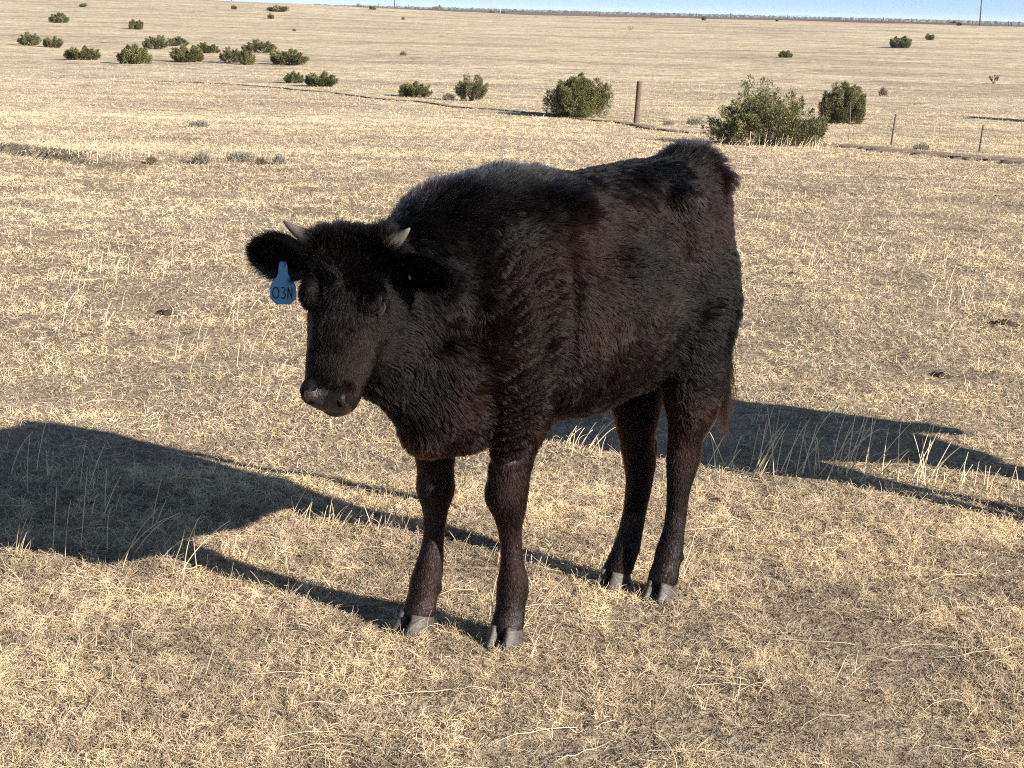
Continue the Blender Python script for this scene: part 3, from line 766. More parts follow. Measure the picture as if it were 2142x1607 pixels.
def build_fur(n):
    def dens(p):
        hh_, wh, wl, tl = region(p)
        return 1 + 1.6 * wh + 1.0 * wl
    P0, N0 = sample_mesh(me, n, dens)
    hh_, wh, wl, tl = region(P0)
    keep = ~((hh_[:, 0] > .388) & (wh > .5) & (hh_[:, 2] > -.088) & (hh_[:, 0] > .388 + .35 * np.maximum(0, hh_[:, 2] + .03) + .25 * np.abs(hh_[:, 1])))
    keep &= ~((wh > .5) & (hh_[:, 0] > .435)) & (P0[:, 2] > .035)
    ec = ((hh_[:, 0] - .152) / .024) ** 2 + ((hh_[:, 2] + .040) / .0165) ** 2
    keep &= ~((wh > .5) & (ec < 1.0))
    P0, N0, hh_, wh, wl, tl = P0[keep], N0[keep], hh_[keep], wh[keep], wl[keep], tl[keep]; n = len(P0)
    a, bb, z = P0[:, 0], P0[:, 1], P0[:, 2]
    # ---- flow
    neck = sm(.34, .50, a) * (1 - wh)
    d = np.zeros((n, 3)); d[:, 0] = -1.0; d[:, 2] = -.45 - .5 * sm(.2, -.4, z - .8)
    d[:, 2] -= .8 * sm(.02, .0, np.abs(a - .18) - .04) * 0 
    rump = sm(-.36, -.46, a); d[:, 0] += .9 * rump; d[:, 2] -= .8 * rump
    crest = sm(1.00, 1.08, z) * sm(-.1, .28, a)
    d[:, 0] += neck * .15; d[:, 2] -= neck * .3
    wl_ = wl[:, None]; d = d * (1 - wl_) + np.array([-.22, 0, -1.0]) * wl_
    # face: whorl between the eyes
    ff, fl_, fu = hh_[:, 0], hh_[:, 1], hh_[:, 2]
    hv = HF * np.clip((ff - .10) / .04, -1, 1)[:, None] + HL * (fl_ / .07)[:, None] * np.clip(1.1 - np.abs(ff - .10) / .10, .15, 1)[:, None] - HU * (0.9 * np.clip(-fu / .06, 0, 1) * 1.0)[:, None]
    cheek = sm(-.06, -.12, fu); ck = (-HU * 0.9 - HF * .55 * sm(.2, .0, ff)[:, None] if False else None)
    hv = hv * (1 - cheek[:, None]) + (-HU * 1.0 - HF * .6) * cheek[:, None] * (ff < .28)[:, None] + (HF * .3 - HU) * cheek[:, None] * (ff >= .28)[:, None]
    d = d * (1 - wh[:, None]) + hv * wh[:, None]
    d = np.where(tl[:, None] > 0, np.array([0, 0, -1.]), d)
    # coat disorder at several scales
    for sc, am, sd in ((.22, .55, 100), (.07, .55, 110), (.028, .45, 120)):
        am_ = am * (1 - .55 * wl) * (1 - .1 * wh * (ff > .2))
        am_ = am_ * (1 - .7 * waves(P0)[0])
        for c in range(3): d[:, c] += am_ * 1.15 * vn3(P0 * 1.0, sc, sd + 10 * c)
    # wavy ridges on the shoulder and upper foreleg
    shz, ph = waves(P0)
    wave = np.sin(ph)
    d[:, 0] += -.9 * shz; d[:, 2] += 2.0 * shz * wave
    d = d - N0 * np.sum(d * N0, 1)[:, None]; d /= np.linalg.norm(d, axis=1)[:, None] + 1e-6
    # ---- length & lift
    L = np.full(n, .026); lift = np.full(n, .50)
    ct = sm(.98, 1.08, z) * sm(.0, .15, a) * (1 - wh)
    L += .036 * ct; lift += .75 * ct
    th = np.exp(-((a + .44) / .07) ** 2) * sm(1.06, 1.12, z) * (1 - .8 * sm(-.45, -.48, a)); L += .036 * th; lift += .65 * th
    bly = sm(.62, .52, z) * (1 - wl) * (np.abs(a) < .42); L += .006 * bly; lift += .1 * bly
    bri = sm(.72, .55, z) * sm(.34, .42, a); L += .014 * bri * (1 - wh)
    nk = neck * sm(.6, .75, z); L += .008 * nk; lift += .12 * nk
    rear = sm(-.44, -.48, a) * (z > .7); L += .006 * rear
    lf = np.clip(wl, 0, 1); L = L * (1 - lf) + (.009 + .010 * sm(.28, .45, z)) * lf; lift = lift * (1 - lf) + .24 * lf
    flen = np.where(ff < .02, .028, np.where(ff < .16, .015, .0085)); flen = np.interp(ff, [-.08, -.02, .03, .08, .16, .25, .42], [.066, .062, .044, .026, .018, .013, .008])
    under = sm(-.10, -.18, fu); flen = flen + .008 * under
    L = L * (1 - wh) + flen * wh
    flift = np.interp(ff, [-.08, .02, .10, .2, .42], [1.1, .85, .45, .35, .22]); lift = lift * (1 - wh) + flift * wh
    L = L * (1 - .58 * shz); lift = lift + .50 * shz * np.cos(ph)
    lift = np.clip(lift + .5 * vn3(P0, .05, 200) * (1 - .6 * lf) * (1 - .4 * wh) + RS.normal(0, .10, n), .08, 1.4)
    L = L * RS.uniform(.65, 1.2, n) * (1 + .5 * vn3(P0, .045, 210))
    L = np.where(tl > 0, .016, L); lift = np.where(tl > 0, .3, lift)
    dirv = d * np.cos(lift)[:, None] + N0 * np.sin(lift)[:, None]
    K = 5
    P = np.zeros((n, K, 3)); P[:, 0] = P0 - N0 * .0003
    cur = dirv.copy()
    poll = wh * sm(.07, .0, ff)
    rv = RS.normal(0, 1, (n, 3))
    for i in range(1, K):
        P[:, i] = P[:, i - 1] + cur * (L / (K - 1))[:, None]
        cur = cur + d * .22 + np.array([0, 0, -.10]) + rv * (.14 + .26 * poll)[:, None] * (1 if i % 2 else .5)
        cur /= np.linalg.norm(cur, axis=1)[:, None]
    # clumping: strands lean to the tip of their lock
    def clump(cell, amt, seed):
        nonlocal P
        key = np.floor((P0 + .01 * np.stack([vn3(P0, .03, seed), vn3(P0, .03, seed + 3), vn3(P0, .03, seed + 6)], -1)) / cell).astype(np.int64)
        kk = (key[:, 0] + 1000) * 4000000 + (key[:, 1] + 1000) * 2000 + (key[:, 2] + 1000)
        uq, inv = np.unique(kk, return_inverse=True); cnt = np.bincount(inv).astype(float)
        mean = np.stack([np.bincount(inv, P[:, -1, c]) / cnt for c in range(3)], -1)
        mroot = np.stack([np.bincount(inv, P[:, 0, c]) / cnt for c in range(3)], -1)
        jit = RS.normal(0, 1, mean.shape) * .003
        for i in range(1, K):
            w = amt * (i / (K - 1)) ** 1.3
            tgt = mroot + (mean + jit - mroot) * (i / (K - 1))
            P[:, i] += (tgt[inv] - P[:, i]) * (w if np.isscalar(w) else w[:, None])
    cl = .60 * (1 - .5 * lf) * (1 - .35 * wh) * np.clip((L - .008) / .014, .05, 1)
    clump(.011, cl, 300); clump(.026, cl * .45, 310)
    rad = np.where(wh > .5, .00040, .00047) * RS.uniform(.7, 1.2, n)
    Rd = rad[:, None] * np.array([1, .95, .85, .65, .25])[None]
    tint = np.clip(.10 + .65 * vn3(P0, .16, 400) + .35 * wh * sm(.0, .06, ff) * sm(.14, .08, ff) * vn3(P0, .05, 420) + .25 * bri + .35 * bly + .28 * lf + RS.normal(0, .08, n) - .5 * ct - .08, 0, 1) * .75
    sheen_ = np.clip(.75 * ct + .45 * th + .35 * shz * (np.cos(ph) > 0) + .9 * vn3(P0, .10, 430) - .34, 0, 1) * .8  # paints sunlit sheen as greyer hair on crest, tailhead and ridge tops
    tint = np.where(RS.uniform(0, 1, n) < sheen_, 1.0 + .25 + .6 * sheen_, tint)
    # switch of the tail
    ns = 420; K2 = 5
    t0 = RS.uniform(0, 1, ns); r0 = TAIL[-3] * (1 - t0[:, None]) + TAIL[-1] * t0[:, None] + RS.normal(0, .006, (ns, 3))
    S = np.zeros((ns, K2, 3)); S[:, 0] = r0 + np.array([-.012, .02, 0])
    lock = RS.randint(0, 9, ns); ld = RS.normal(0, 1, (9, 3)) * np.array([.07, .07, .05]); ld[:2, 0] -= .35; ld[:2, 2] += .35
    cd = np.array([-.02, 0, -1.]) + ld[lock] + RS.normal(0, .035, (ns, 3)); LL = RS.uniform(.09, .19, ns); LL[lock < 2] *= .62
    for i in range(1, K2):
        S[:, i] = S[:, i - 1] + cd * (LL / (K2 - 1))[:, None]; cd = cd + np.array([0, 0, -.12]) + RS.normal(0, .03, (9, 3))[lock]
    P = np.concatenate([P, S]); Rd = np.concatenate([Rd, np.full((ns, K2), .0007) * np.linspace(1, .5, K2)]); tint = np.concatenate([tint, np.clip(.02 + .15 * t0, 0, 1)])
    return P, Rd, tint
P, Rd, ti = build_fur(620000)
# ears: short hair over both faces, fringe on the rim
M_EARLIT = simple('lit_ear_hair', (.012, .010, .009), (.05, .043, .038), 60, 0.6, 0.3)  # paler hair painting the lit rim; the shaded ear keeps the black
EP = []; ER = []
for o, e in ((o_r, er), (o_l, el_)):
    p, nn = sample_mesh(o.data, 17000)
    d = e[3] * 1.0 + RS.normal(0, .25, p.shape); d -= nn * np.sum(d * nn, 1)[:, None]; d /= np.linalg.norm(d, axis=1)[:, None]
    n = len(p); L = RS.uniform(.008, .020, n); lift = .35 + .15 * RS.normal(0, 1, n)
    dv = d * np.cos(lift)[:, None] + nn * np.sin(lift)[:, None]
    q = np.stack([p + dv * (L * t)[:, None] + d * (.003 * t * t) for t in np.linspace(0, 1, 5)], 1); EP.append(q)
    # long inner fringe
    ns_, ntt = 22, 15
    Vv = np.array(e[0])[:ns_ * ntt].reshape(ns_, ntt, 3)
    for jj in (0, ntt - 1):
        k2 = RS.randint(3, ns_ - 1, 900); t = RS.uniform(0, 1, 900)[:, None]; p = Vv[k2 - 1, jj] * t + Vv[k2, jj] * (1 - t)
        inn = (Vv[k2, 7] - p); inn /= np.linalg.norm(inn, axis=1)[:, None]
        dv = inn * .45 + e[5] * .35 + e[3] * .7 + RS.normal(0, .22, p.shape) ; dv[:300] -= inn[:300] * .9
        q = np.stack([p + dv * (RS.uniform(.012, .024, 900)[:, None] * tt) for tt in np.linspace(0, 1, 5)], 1)
        rim = curves_obj('ear_fringe', q, np.full((len(q), 5), .0004) * np.array([1, .95, .85, .65, .3]), M_EARLIT if o is o_r else M_FUR, o); rim['kind'] = 'stuff'
EP = np.concatenate(EP)
P = np.concatenate([P, EP]); Rd = np.concatenate([Rd, np.full((len(EP), 5), .00036) * np.array([1, .95, .85, .65, .3])]); ti = np.concatenate([ti, np.clip(RS.normal(.05, .05, len(EP)), 0, 1)])
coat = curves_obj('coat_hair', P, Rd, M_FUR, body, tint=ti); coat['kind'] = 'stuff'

# ---- the second animal of the herd stands just out of frame on the right; its shadow falls behind the calf
def copy_tree(o, parent=None):
    c = o.copy(); COL.objects.link(c)
    if parent: c.parent = parent
    for ch in list(o.children): copy_tree(ch, c)
    return c
cow2 = copy_tree(calf); cow2['label'] = 'black calf standing just outside the right edge, casting the long shadow'
cow2.location = (2.22, 4.92, 0.0); cow2.rotation_euler = (0, 0, math.radians(14)); cow2.scale = (1.05, 1.05, 1.08)

# ------------------------------------------------------------------ shrubs
def sprays(C_, D_, n_leaf, ln, wd, spread):
    """leaf kites at the spray centres"""
    C_ = np.repeat(C_, n_leaf, 0); D_ = np.repeat(D_, n_leaf, 0); n = len(C_)
    d = D_ + RS.normal(0, spread, (n, 3)); d /= np.linalg.norm(d, axis=1)[:, None]
    s = np.cross(d, RS.normal(0, 1, (n, 3))); s /= np.linalg.norm(s, axis=1)[:, None]
    L = ln * RS.uniform(.6, 1.3, n)[:, None]; w = wd * RS.uniform(.6, 1.3, n)[:, None]
    b0 = C_ + RS.normal(0, ln * .35, (n, 3))
    V = np.stack([b0, b0 + d * L * .45 + s * w * .5, b0 + d * L, b0 + d * L * .45 - s * w * .5], 1)
    return V.reshape(-1, 3)
def crown_mesh(V, mat, shade):
    Q = np.arange(len(V)).reshape(-1, 4)
    o = fast_mesh('crown', V, Q, mat); a = o.data.attributes.new('shade', 'FLOAT', 'POINT'); a.data.foreach_set('value', np.repeat(shade, 4).astype(np.float32))
    return o
def make_bush(name, w, h, kind, mat, nsp, nflame, leaf=(.07, .024), seed=0):
    """w,h in metres. kind: round, spread, loose"""
    global RS
    RS = np.random.RandomState(seed + 11)
    C_ = []; D_ = []
    for i in range(nflame):
        phi = RS.uniform(0, 2 * math.pi)
        if kind == 'round': ct = RS.uniform(-.1, 1)
        elif kind == 'spread': ct = RS.uniform(0, 1) ** 1.3
        else: ct = RS.uniform(-.05, 1)
        stt = math.sqrt(max(0, 1 - ct * ct)); rr = RS.uniform(.55, .92) if kind == 'loose' else (RS.uniform(.5, 1.05) if kind == 'spread' else RS.uniform(.15, .92) ** .7)
        base = np.array([stt * math.cos(phi) * w / 2 * rr, stt * math.sin(phi) * w / 2 * rr, h * (.12 + .62 * max(ct, 0) * rr)])
        if kind == 'round': dirn = np.array([stt * math.cos(phi) * .35, stt * math.sin(phi) * .35, 1.0]); fl = h * RS.uniform(.18, .30) * (.45 + .55 * stt); fr = w * RS.uniform(.07, .11)
        elif kind == 'spread': dirn = np.array([stt * math.cos(phi) * 1.1, stt * math.sin(phi) * 1.1, .75]); fl = h * RS.uniform(.22, .42); fr = w * RS.uniform(.04, .07)
        else: dirn = np.array([stt * math.cos(phi) * .8, stt * math.sin(phi) * .8, .8]); fl = h * RS.uniform(.2, .38); fr = w * RS.uniform(.06, .10)
        if kind == 'spread':
            kx = 1.08 - .40 * abs(base[0] / (w / 2) + .12); base[2] *= kx; fl *= kx
        dirn /= np.linalg.norm(dirn); m_ = nsp // nflame
        t = RS.uniform(-.25, 1, m_); rad = fr * np.sqrt(np.clip(1 - np.abs(t - .25) / .78, 0, 1)) 
        off = RS.normal(0, 1, (m_, 3)); off /= np.linalg.norm(off, axis=1)[:, None]; off *= (rad * RS.uniform(.4, 1, m_) ** .5)[:, None]
        c = base + dirn * (fl * t)[:, None] + off; c[:, 2] = np.maximum(c[:, 2], .02 + .05 * RS.uniform(0, 1, m_))
        C_.append(c); dd = dirn * .9 + off / (fr + 1e-6) * .7; D_.append(dd)
    C_ = np.concatenate(C_); D_ = np.concatenate(D_)
    V = sprays(C_, D_, 4, leaf[0], leaf[1], .35)
    nl = len(V) // 4; sh = np.clip(RS.normal(.5, .2, nl) + .25 * np.repeat(RS.normal(0, 1, nflame), nl // nflame)[:nl] * .7 if nl % nflame == 0 else RS.normal(.5, .22, nl), 0, 1)
    root = empty(name, (0, 0, 0))
    cr = crown_mesh(V, mat, sh); cr.parent = root
    pr = []
    for i in range(5 if kind != 'spread' else 9):
        phi = RS.uniform(0, 2 * math.pi); r = w * RS.uniform(.15, .38); hh_ = h * RS.uniform(.4, .75)
        pts = [np.array([0, 0, -.1]), np.array([r * .3 * math.cos(phi), r * .3 * math.sin(phi), hh_ * .3]), np.array([r * .7 * math.cos(phi), r * .7 * math.sin(phi), hh_ * .65]), np.array([r * math.cos(phi), r * math.sin(phi), hh_])]
        q = .035 * h / 1.5 + .012; pr.append(tube(pts, [q * 1.3, q, q * .6, q * .25], 6))
    V, Fq = join(pr); mesh_obj('trunk', V, Fq, M_BARK, root)
    return root
def place(root, px, py, wpx, hpx, w0, h0, first=False, label=None, group=None, sink=0.05, cat='juniper'):
    p = at(px, py); dist = p[1] / math.cos(math.atan2(p[0], p[1]))
    sx = wpx / F_PX * p[1] / w0; sz = hpx / F_PX * p[1] / h0
    o = root if first else copy_tree(root)
    o.location = (p[0], p[1] + w0 * sx * .35, float(terrain(p[0], p[1] + w0 * sx * .35)) - sink * h0 * sz)
    o.rotation_euler = (0, 0, rnd.uniform(0, 6.28)); o.scale = (sx, sx, sz)
    tag(o, label, cat, group)
    return o
G = 'junipers dotted over the far pasture'
b = make_bush('juniper', 2.1, 1.66, 'round', M_JUN, 17000, 130, (.055, .019), seed=1); place(b, 1210, 248, 138, 112, 2.1, 1.66, True, 'large round juniper left of the wooden fence post', G)
b = make_bush('juniper', 1.6, 1.7, 'round', M_JUN, 16000, 120, (.055, .019), seed=2); place(b, 1769, 260, 92, 104, 1.6, 1.7, True, 'tall oval juniper standing behind the wide ragged one', G)
b = make_bush('juniper', 3.2, 1.7, 'spread', M_JUN2, 14000, 170, (.062, .020), seed=3); place(b, 1617, 306, 236, 142, 3.2, 1.75, True, 'wide ragged juniper with spreading branches above the calf rump', G); b.rotation_euler = (0, 0, 0)
b = make_bush('juniper', 1.0, 1.0, 'loose', M_JUN2, 5400, 60, (.045, .014), seed=4); place(b, 987, 212, 60, 60, 1.0, 1.02, True, 'upright airy juniper midway between the low bush and large round juniper', G)
protoA = make_bush('juniper', 1.5, 1.0, 'loose', M_JUN, 5400, 54, (.070, .027), seed=5)
protoB = make_bush('juniper', 1.2, 1.1, 'round', M_JUN, 5400, 60, (.070, .027), seed=6)
protoC = make_bush('juniper', 1.5, 1.0, 'loose', M_JUN2, 4500, 45, (.070, .027), seed=7)
protoD = make_bush('juniper', 1.5, 1.0, 'round', M_JUN, 700, 14, (.22, .10), seed=8)
used = set()
def put(kind, px, py, w, h, label):
    pr, w0, h0 = {'A': (protoA, 1.55, 1.05), 'B': (protoB, 1.2, 1.12), 'C': (protoC, 1.55, 1.05), 'D': (protoD, 1.5, 1.02)}[kind]
    place(pr, px, py, w, h, w0, h0, kind not in used, label, G); used.add(kind)
put('B', 120, 48, 37, 27, 'round juniper high on the slope, nearest the top left corner')
put('D', 173, 15, 15, 9, 'tiny juniper near the top edge, above and right of the corner juniper')
put('B', 282, 62, 30, 26, 'upright boxy juniper alone above the long juniper thicket')
put('C', 58, 96, 44, 31, 'leftmost juniper of the middle row, open and twiggy')
put('A', 108, 100, 36, 26, 'small dark juniper right beside the leftmost twiggy one')
put('A', 167, 126, 64, 32, 'low wide juniper between the small dark one and the big green one')
put('B', 277, 134, 64, 52, 'big deep green juniper at the left end of the thicket')
put('C', 323, 103, 52, 32, 'brownish juniper in the thicket, right of the big deep green one')
put('C', 368, 97, 44, 22, 'olive juniper at the top middle of the thicket')
put('A', 386, 131, 62, 40, 'low dark juniper at the front right of the thicket')
put('A', 425, 112, 56, 24, 'low juniper at the right tail of the thicket')
put('C', 481, 132, 44, 36, 'brownish juniper touching the left side of an upright one')
put('B', 514, 136, 34, 44, 'narrow upright juniper right of the brownish juniper')
put('C', 540, 111, 66, 30, 'olive juniper behind the narrow upright one')
put('A', 599, 137, 76, 36, 'wide dark juniper at the right end of the middle row')
put('C', 614, 175, 42, 28, 'left one of two low junipers standing beside the track')
put('A', 670, 182, 62, 34, 'right one of two low junipers standing beside the track')
put('A', 866, 204, 60, 36, 'low bushy juniper alone on the bright strip above the calf shoulder')
put('B', 1643, 121, 28, 19, 'small round juniper alone above the wide ragged juniper')
put('B', 1888, 101, 44, 31, 'round juniper on the right slope with a thin shadow on its left')
put('D', 1947, 84, 20, 13, 'tiny juniper just right of the round one on the right slope')
put('D', 580, 25, 42, 13, 'flat wide juniper near the top edge over the dark heath')
put('D', 566, 40, 14, 12, 'tiny juniper just below the flat wide one')
put('D', 755, 11, 26, 14, 'dark juniper on the skyline left of the pole')
put('D', 912, 16, 28, 15, 'rounded juniper on the skyline right of the pole')
put('D', 1160, 25, 12, 11, 'small pointed juniper on the skyline, left of a pair')
put('D', 1200, 26, 16, 11, 'small round juniper on the skyline, right of a pair')
put('D', 779, 21, 14, 9, 'small bush just below the dark skyline juniper')
put('D', 489, 20, 12, 9, 'small bush below the leftmost far pole')
put('D', 1473, 43, 10, 9, 'small bush below the far fence at its left end')
put('D', 2007, 54, 11, 8, 'small bush left of the foot of the tall pole')
put('D', 1995, 49, 14, 5, 'flat bush at the far fence left of the tall pole')
put('D', 1626, 45, 7, 5, 'tiny bush at the middle of the far fence')
put('D', 2260, 262, 150, 100, 'juniper just outside the right edge, casting a shadow into the field')
# scrubby plants
def make_scrub(name, mat, w, h, n, leaf, seed, lean=.6):
    global RS
    RS = np.random.RandomState(seed)
    ph = RS.uniform(0, 2 * math.pi, n); r = RS.uniform(0, 1, n) ** .6
    D_ = np.stack([np.cos(ph) * r * lean, np.sin(ph) * r * lean, np.full(n, .9)], -1)
    C_ = np.stack([np.cos(ph) * r * w / 2, np.sin(ph) * r * w / 2, RS.uniform(.05, .8, n) * h * (1 - .5 * r * r)], -1)
    V = sprays(C_, D_, 3, leaf[0], leaf[1], .3); nl = len(V) // 4
    root = empty(name, (0, 0, 0)); cr = crown_mesh(V, mat, np.clip(RS.normal(.5, .25, nl), 0, 1)); cr.name = 'twigs'; cr.parent = root
    return root
sc1 = make_scrub('scrub_bush', M_SAGE, .6, .4, 420, (.09, .014), 31)
sc2 = make_scrub('scrub_bush', M_BROWNBUSH, .6, .4, 300, (.09, .018), 32)
su = set()
def scrub_put(k_, px, py, w, h, label):
    pr = (sc1, sc2)[k_]; place(pr, px, py, w, h, .66, .42, k_ not in su, label, 'small scrub plants in the pasture', .02, 'scrub'); su.add(k_)
scrub_put(0, 938, 210, 26, 17, 'little grey scrub at the left foot of the airy juniper')
scrub_put(0, 1456, 263, 36, 22, 'grey scrub between the wooden post and the ragged juniper')
scrub_put(0, 1401, 262, 24, 12, 'low grey scrub just right of the wooden post')
scrub_put(1, 1848, 202, 18, 22, 'small upright grey brown scrub right of the oval juniper')
scrub_put(0, 1930, 316, 34, 20, 'pale scrub between the two steel fence posts')
scrub_put(1, 843, 117, 14, 11, 'small dark scrub alone in the upper middle field')
scrub_put(1, 843, 42, 8, 8, 'tiny dark scrub under the middle far pole')
scrub_put(1, 315, 345, 24, 20, 'dark little tuft right of the added shadow bank')
scrub_put(0, 420, 345, 40, 32, 'grey green scrub clump right of the dark little tuft')
scrub_put(0, 500, 340, 60, 26, 'long dry scrub clump left of the pale weed')
scrub_put(1, 545, 346, 24, 20, 'dark tuft in front of the long dry scrub clump')
scrub_put(0, 582, 346, 28, 28, 'pale rounded weed at the right end of the scrub line')
scrub_put(0, 414, 266, 40, 16, 'flat grey scrub alone above the scrub line')
scrub_put(1, 615, 66, 8, 7, 'tiny dark scrub alone above the middle row of junipers')
scrub_put(1, 1028, 27, 9, 5, 'small brown bush left of the white marker')
scrub_put(1, 1052, 28, 9, 6, 'small brown bush right of the white marker')

# cholla cacti
def cholla(px, py, wpx, hpx, label, seed):
    r_ = random.Random(seed); p = at(px, py); sc_ = hpx / F_PX * p[1]
    root = empty('cholla_cactus', tuple(p)); tag(root, label, 'cactus', 'cholla cacti')
    segs = []
    def br(q, d, L, r, dep):
        e = q + d * L; segs.append(tube([q, (q + e) / 2 + np.array([r_.uniform(-.02, .02), 0, .01]), e], [r, r * 1.1, r * .7], 6))
        if dep < 3:
            for _ in range(3 if dep < 2 else 2):
                nd = d + np.array([r_.gauss(0, .55), r_.gauss(0, .55), .35]); nd /= np.linalg.norm(nd); br(e, nd, L * r_.uniform(.6, .85), r * .75, dep + 1)
    for i in range(3):
        d = np.array([(-.7, .0, .75)[i], r_.uniform(-.4, .4), 1]); d /= np.linalg.norm(d); br(np.array([0, 0, -.03]), d, sc_ * .34, sc_ * .05, 1)
    V, Fq = join(segs); mesh_obj('stems', V, Fq, M_CHOLLA, root)
cholla(2079, 176, 33, 27, 'spiky branching cholla near the right edge above the steel posts', 3)
cholla(1319, 64, 14, 13, 'small branching cholla far up the middle of the field', 4)

# ------------------------------------------------------------------ fences, poles
fence = empty('wire_fence', tuple(at(1330, 258)))
tag(fence, 'sagging wire fence with one wooden post and thin steel posts beside the track', 'fence')
fo = np.array(fence.location)
def wpost(p, h, r):
    V = []; Fq = []
    for k_, (z, s) in enumerate([(-.3, 1.02), (0, 1.0), (h * .35, .97), (h * .7, .96), (h - .03, .93), (h, .82)]):
        for j in range(10):
            w = 2 * math.pi * j / 10; rr = r * s * (1 + .10 * math.sin(3 * w + k_) * (j % 2))
            V.append(p + np.array([rr * math.cos(w) + .05 * z, rr * math.sin(w), z]))
    for k_ in range(5):
        for j in range(10): Fq.append((k_ * 10 + j, k_ * 10 + (j + 1) % 10, k_ * 10 + 10 + (j + 1) % 10, k_ * 10 + 10 + j))
    Fq.append(tuple(50 + j for j in range(10)))
    return V, Fq
def tpost(p, h, lean=.04):
    a = box(-.020, .020, -.004, .004, -.3, h); b2 = box(-.005, .005, .006, .040, -.3, h)
    st = [box(-.012, .012, -.014, -.006, z, z + .02) for z in np.arange(.2, h - .05, .14)]
    V, Fq = join([a, b2] + st); V = [np.array(v) + p + np.array([lean * v[2], 0, 0]) for v in V]
    return V, Fq
V, Fq = wpost(at(1330, 258) - fo, 1.30, .085); mesh_obj('wooden_post', V, Fq, M_WOOD, fence)
tps = []
for px, py, hp in ((1864, 303, 63), (2048, 318, 55), (2250, 338, 56)):
    p = at(px, py); tps.append(p); V, Fq = tpost(p - fo, hp / F_PX * p[1] , .08); mesh_obj('steel_post', V, Fq, M_STEEL, fence)
line = [at(930, 225), at(1130, 243), at(1330, 258), at(1600, 290)] + tps
for px, py in ((1387, 262), (1425, 265), (1774, 296), (1961, 310), (2130, 325)):
    p = at(px, py) - fo; V, Fq = tube([p + np.array([0, 0, -.1]), p + np.array([.02, 0, .45]), p + np.array([0, 0, .95])], [.005] * 3, 5); mesh_obj('wire_stay', V, Fq, M_WIRE, fence)
for hgt in (.30, .58, .85, 1.08):
    pts = []
    for a_, b_ in zip(line[:-1], line[1:]):
        for t in np.linspace(0, 1, 8)[:-1]:
            q = a_ * (1 - t) + b_ * t; pts.append(q - fo + np.array([0, 0, hgt * .85 - .05 * math.sin(math.pi * t)]))
    V, Fq = tube(pts, [.0022] * len(pts), 4, False); mesh_obj('wire', V, Fq, M_WIRE, fence)

def far_fence(pxs, D, label, z_h=1.25):
    root = empty('far_fence', (0, D, float(terrain(0, D)))); tag(root, label, 'fence'); o0 = np.array(root.location)
    tops = []
    for px in pxs:
        rr_ = ray(px, 42); x = rr_[0] / rr_[1] * D; p = np.array([x, D, float(terrain(x, D))]) - o0
        h_ = z_h * rnd.uniform(.85, 1.1); r_ = rnd.choice([.05, .07, .10])
        V, Fq = tube([p + np.array([0, 0, -.3]), p + np.array([rnd.uniform(-.05, .05), 0, h_])], [r_, r_ * .9], 6); mesh_obj('post', V, Fq, M_WOOD, root); tops.append(p)
    for hgt in (.4, .75, 1.1):
        pts = [q + np.array([0, 0, hgt]) for q in tops]; V, Fq = tube(pts, [.012] * len(pts), 4, False); mesh_obj('wire', V, Fq, M_WIRE, root)
fx = [1489, 1528, 1556, 1599, 1642, 1647, 1687, 1713, 1728, 1759, 1769, 1802, 1810, 1848, 1907, 1917, 1942, 1956, 2035, 2073, 2083, 2111, 2117, 2133, 2160]
far_fence(fx, 384, 'far wire fence along the crest under the sky, right part')
far_fence([760 + 33 * i + rnd.uniform(-8, 8) for i in range(22)], 560, 'fainter far fence beyond the crest in the middle of the skyline', 1.4)

def pole(px, D, h, label, arm=True):
    rr_ = ray(px, 30); x = rr_[0] / rr_[1] * D; root = empty('utility_pole', (x, D, float(terrain(x, D)) - .3)); tag(root, label, 'pole', 'utility poles on the skyline')
    V, Fq = tube([np.array([0, 0, 0]), np.array([0, 0, h])], [.17, .12], 8); mesh_obj('pole_shaft', V, Fq, M_WOOD, root)
    if arm:
        V, Fq = box(-1.1, 1.1, -.06, .06, h - .7, h - .55); mesh_obj('crossarm', V, Fq, M_WOOD, root)
        for xx in (-1, -.4, .4, 1):
            V, Fq = tube([np.array([xx, 0, h - .55]), np.array([xx, 0, h - .4])], [.05, .03], 6); mesh_obj('insulator', V, Fq, M_STEEL, root)
pole(2051, 386, 10, 'tall dark utility pole at the right end of the skyline')
pole(825, 640, 9, 'thin utility pole on the skyline between two junipers')
pole(485, 700, 9, 'leftmost faint utility pole on the dark heath')
rr_ = ray(1046, 24); x_ = rr_[0] / rr_[1] * 430
V, Fq = tube([np.array([x_, 430, float(terrain(x_, 430)) - .2]), np.array([x_, 430, float(terrain(x_, 430)) + 1.5])], [.1, .1], 8)
tag(mesh_obj('marker_post', V, Fq, M_WHITE), 'small white marker standing on the dark heath near the skyline', 'marker')

# far treeline on the plain
RS = np.random.RandomState(77)
TL = []; 
for i in range(5000):
    D = rnd.uniform(2600, 3600); x = rnd.uniform(-.16, .42) * D; r_ = rnd.uniform(1.3, 3.2)
    gx = (x / D + .16) / .58
    if rnd.random() > .25 + .9 * gx: continue
    zt = float(terrain(x, D)); TL.append(ellipsoid(np.array([x, D, zt + r_ * .5 + 1.2]), np.array([r_ * 1.5, r_, r_ * rnd.uniform(.7, 1.25) * (.8 + .5 * gx)]), AI, 3))
V, Fq = join(TL)
M_FARTREE = simple('far_tree_foliage', (.06, .075, .075), (.11, .12, .12), .05, 1.0, 0.0)
tag(mesh_obj('distant_treeline', V, Fq, M_FARTREE), 'pale blue grey line of distant trees along the horizon', 'treeline', kind='stuff')

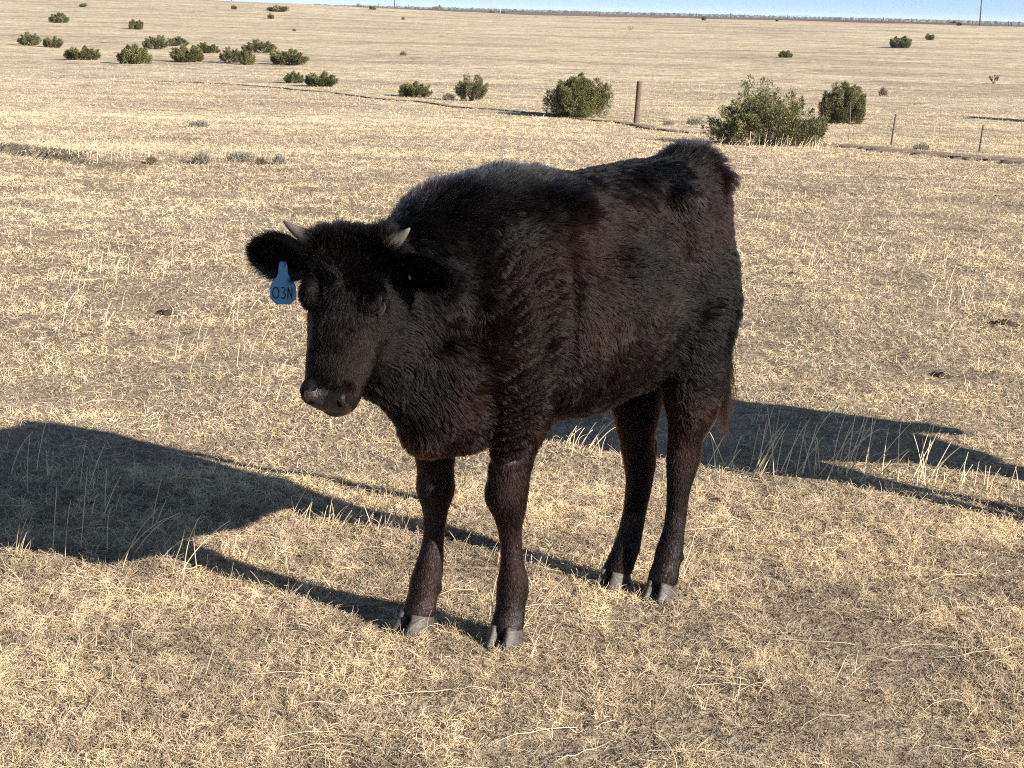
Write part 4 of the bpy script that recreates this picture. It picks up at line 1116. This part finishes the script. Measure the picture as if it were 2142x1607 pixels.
# ------------------------------------------------------------------ air
V, Fq = box(-16000, 16000, -80, 15000, -60, 22)
haze = mesh_obj('haze', V, Fq, None, smooth=False)
mh = bpy.data.materials.new('haze_air'); mh.use_nodes = True; nt = mh.node_tree; nt.nodes.remove(nt.nodes['Principled BSDF'])
vol = nt.nodes.new('ShaderNodeVolumePrincipled'); vol.inputs['Color'].default_value = (.75, .87, 1, 1); vol.inputs['Density'].default_value = 0.00009; vol.inputs['Anisotropy'].default_value = 0.0
nt.links.new(vol.outputs[0], nt.nodes['Material Output'].inputs['Volume']); haze.data.materials.append(mh); haze['kind'] = 'stuff'; haze['label'] = 'thin clear air fading the far horizon to pale blue'; haze['category'] = 'haze'

# ------------------------------------------------------------------ dung pats
def pat(px, py, w, label):
    r_ = random.Random(int(px)); p = at(px, py); V = []; Fq = []; n, k_ = 18, 5
    root = p
    for i in range(k_ + 1):
        q = i / k_
        for j in range(n):
            t = 2 * math.pi * j / n; rr = .72 * w / 2 * (1 - q) * (1 + .25 * math.sin(2 * t + px) + .15 * math.sin(5 * t)) + .0001
            V.append((rr * math.cos(t) * 1.2, rr * math.sin(t), -.01 + w * .13 * math.sin(q * math.pi / 2) + r_.uniform(-.009, .009)))
    for i in range(k_):
        for j in range(n): Fq.append((i * n + j, i * n + (j + 1) % n, (i + 1) * n + (j + 1) % n, (i + 1) * n + j))
    o = mesh_obj('dung_pat', V, Fq, M_DUNG); o.location = p; o.rotation_euler = (0, 0, r_.uniform(0, 6)); tag(o, label, 'dung', 'dried dung pats in the grass')
pat(2105, 678, .20, 'dark dried dung pat near the right edge of the pasture')
pat(345, 657, .20, 'dark dried dung pat left of the blue ear tag')
pat(1655, 573, .10, 'small dark dung lump right of the calf rump')
pat(1568, 583, .07, 'smallest dark dung lump close behind the calf rump')
pat(1970, 787, .16, 'dried dung pat between the calf tail and the right edge')
pat(6, 1197, .12, 'dark lump at the left edge just below the big shadow')
pat(2085, 412, .16, 'flat dark dung pat on the right, below the fence')
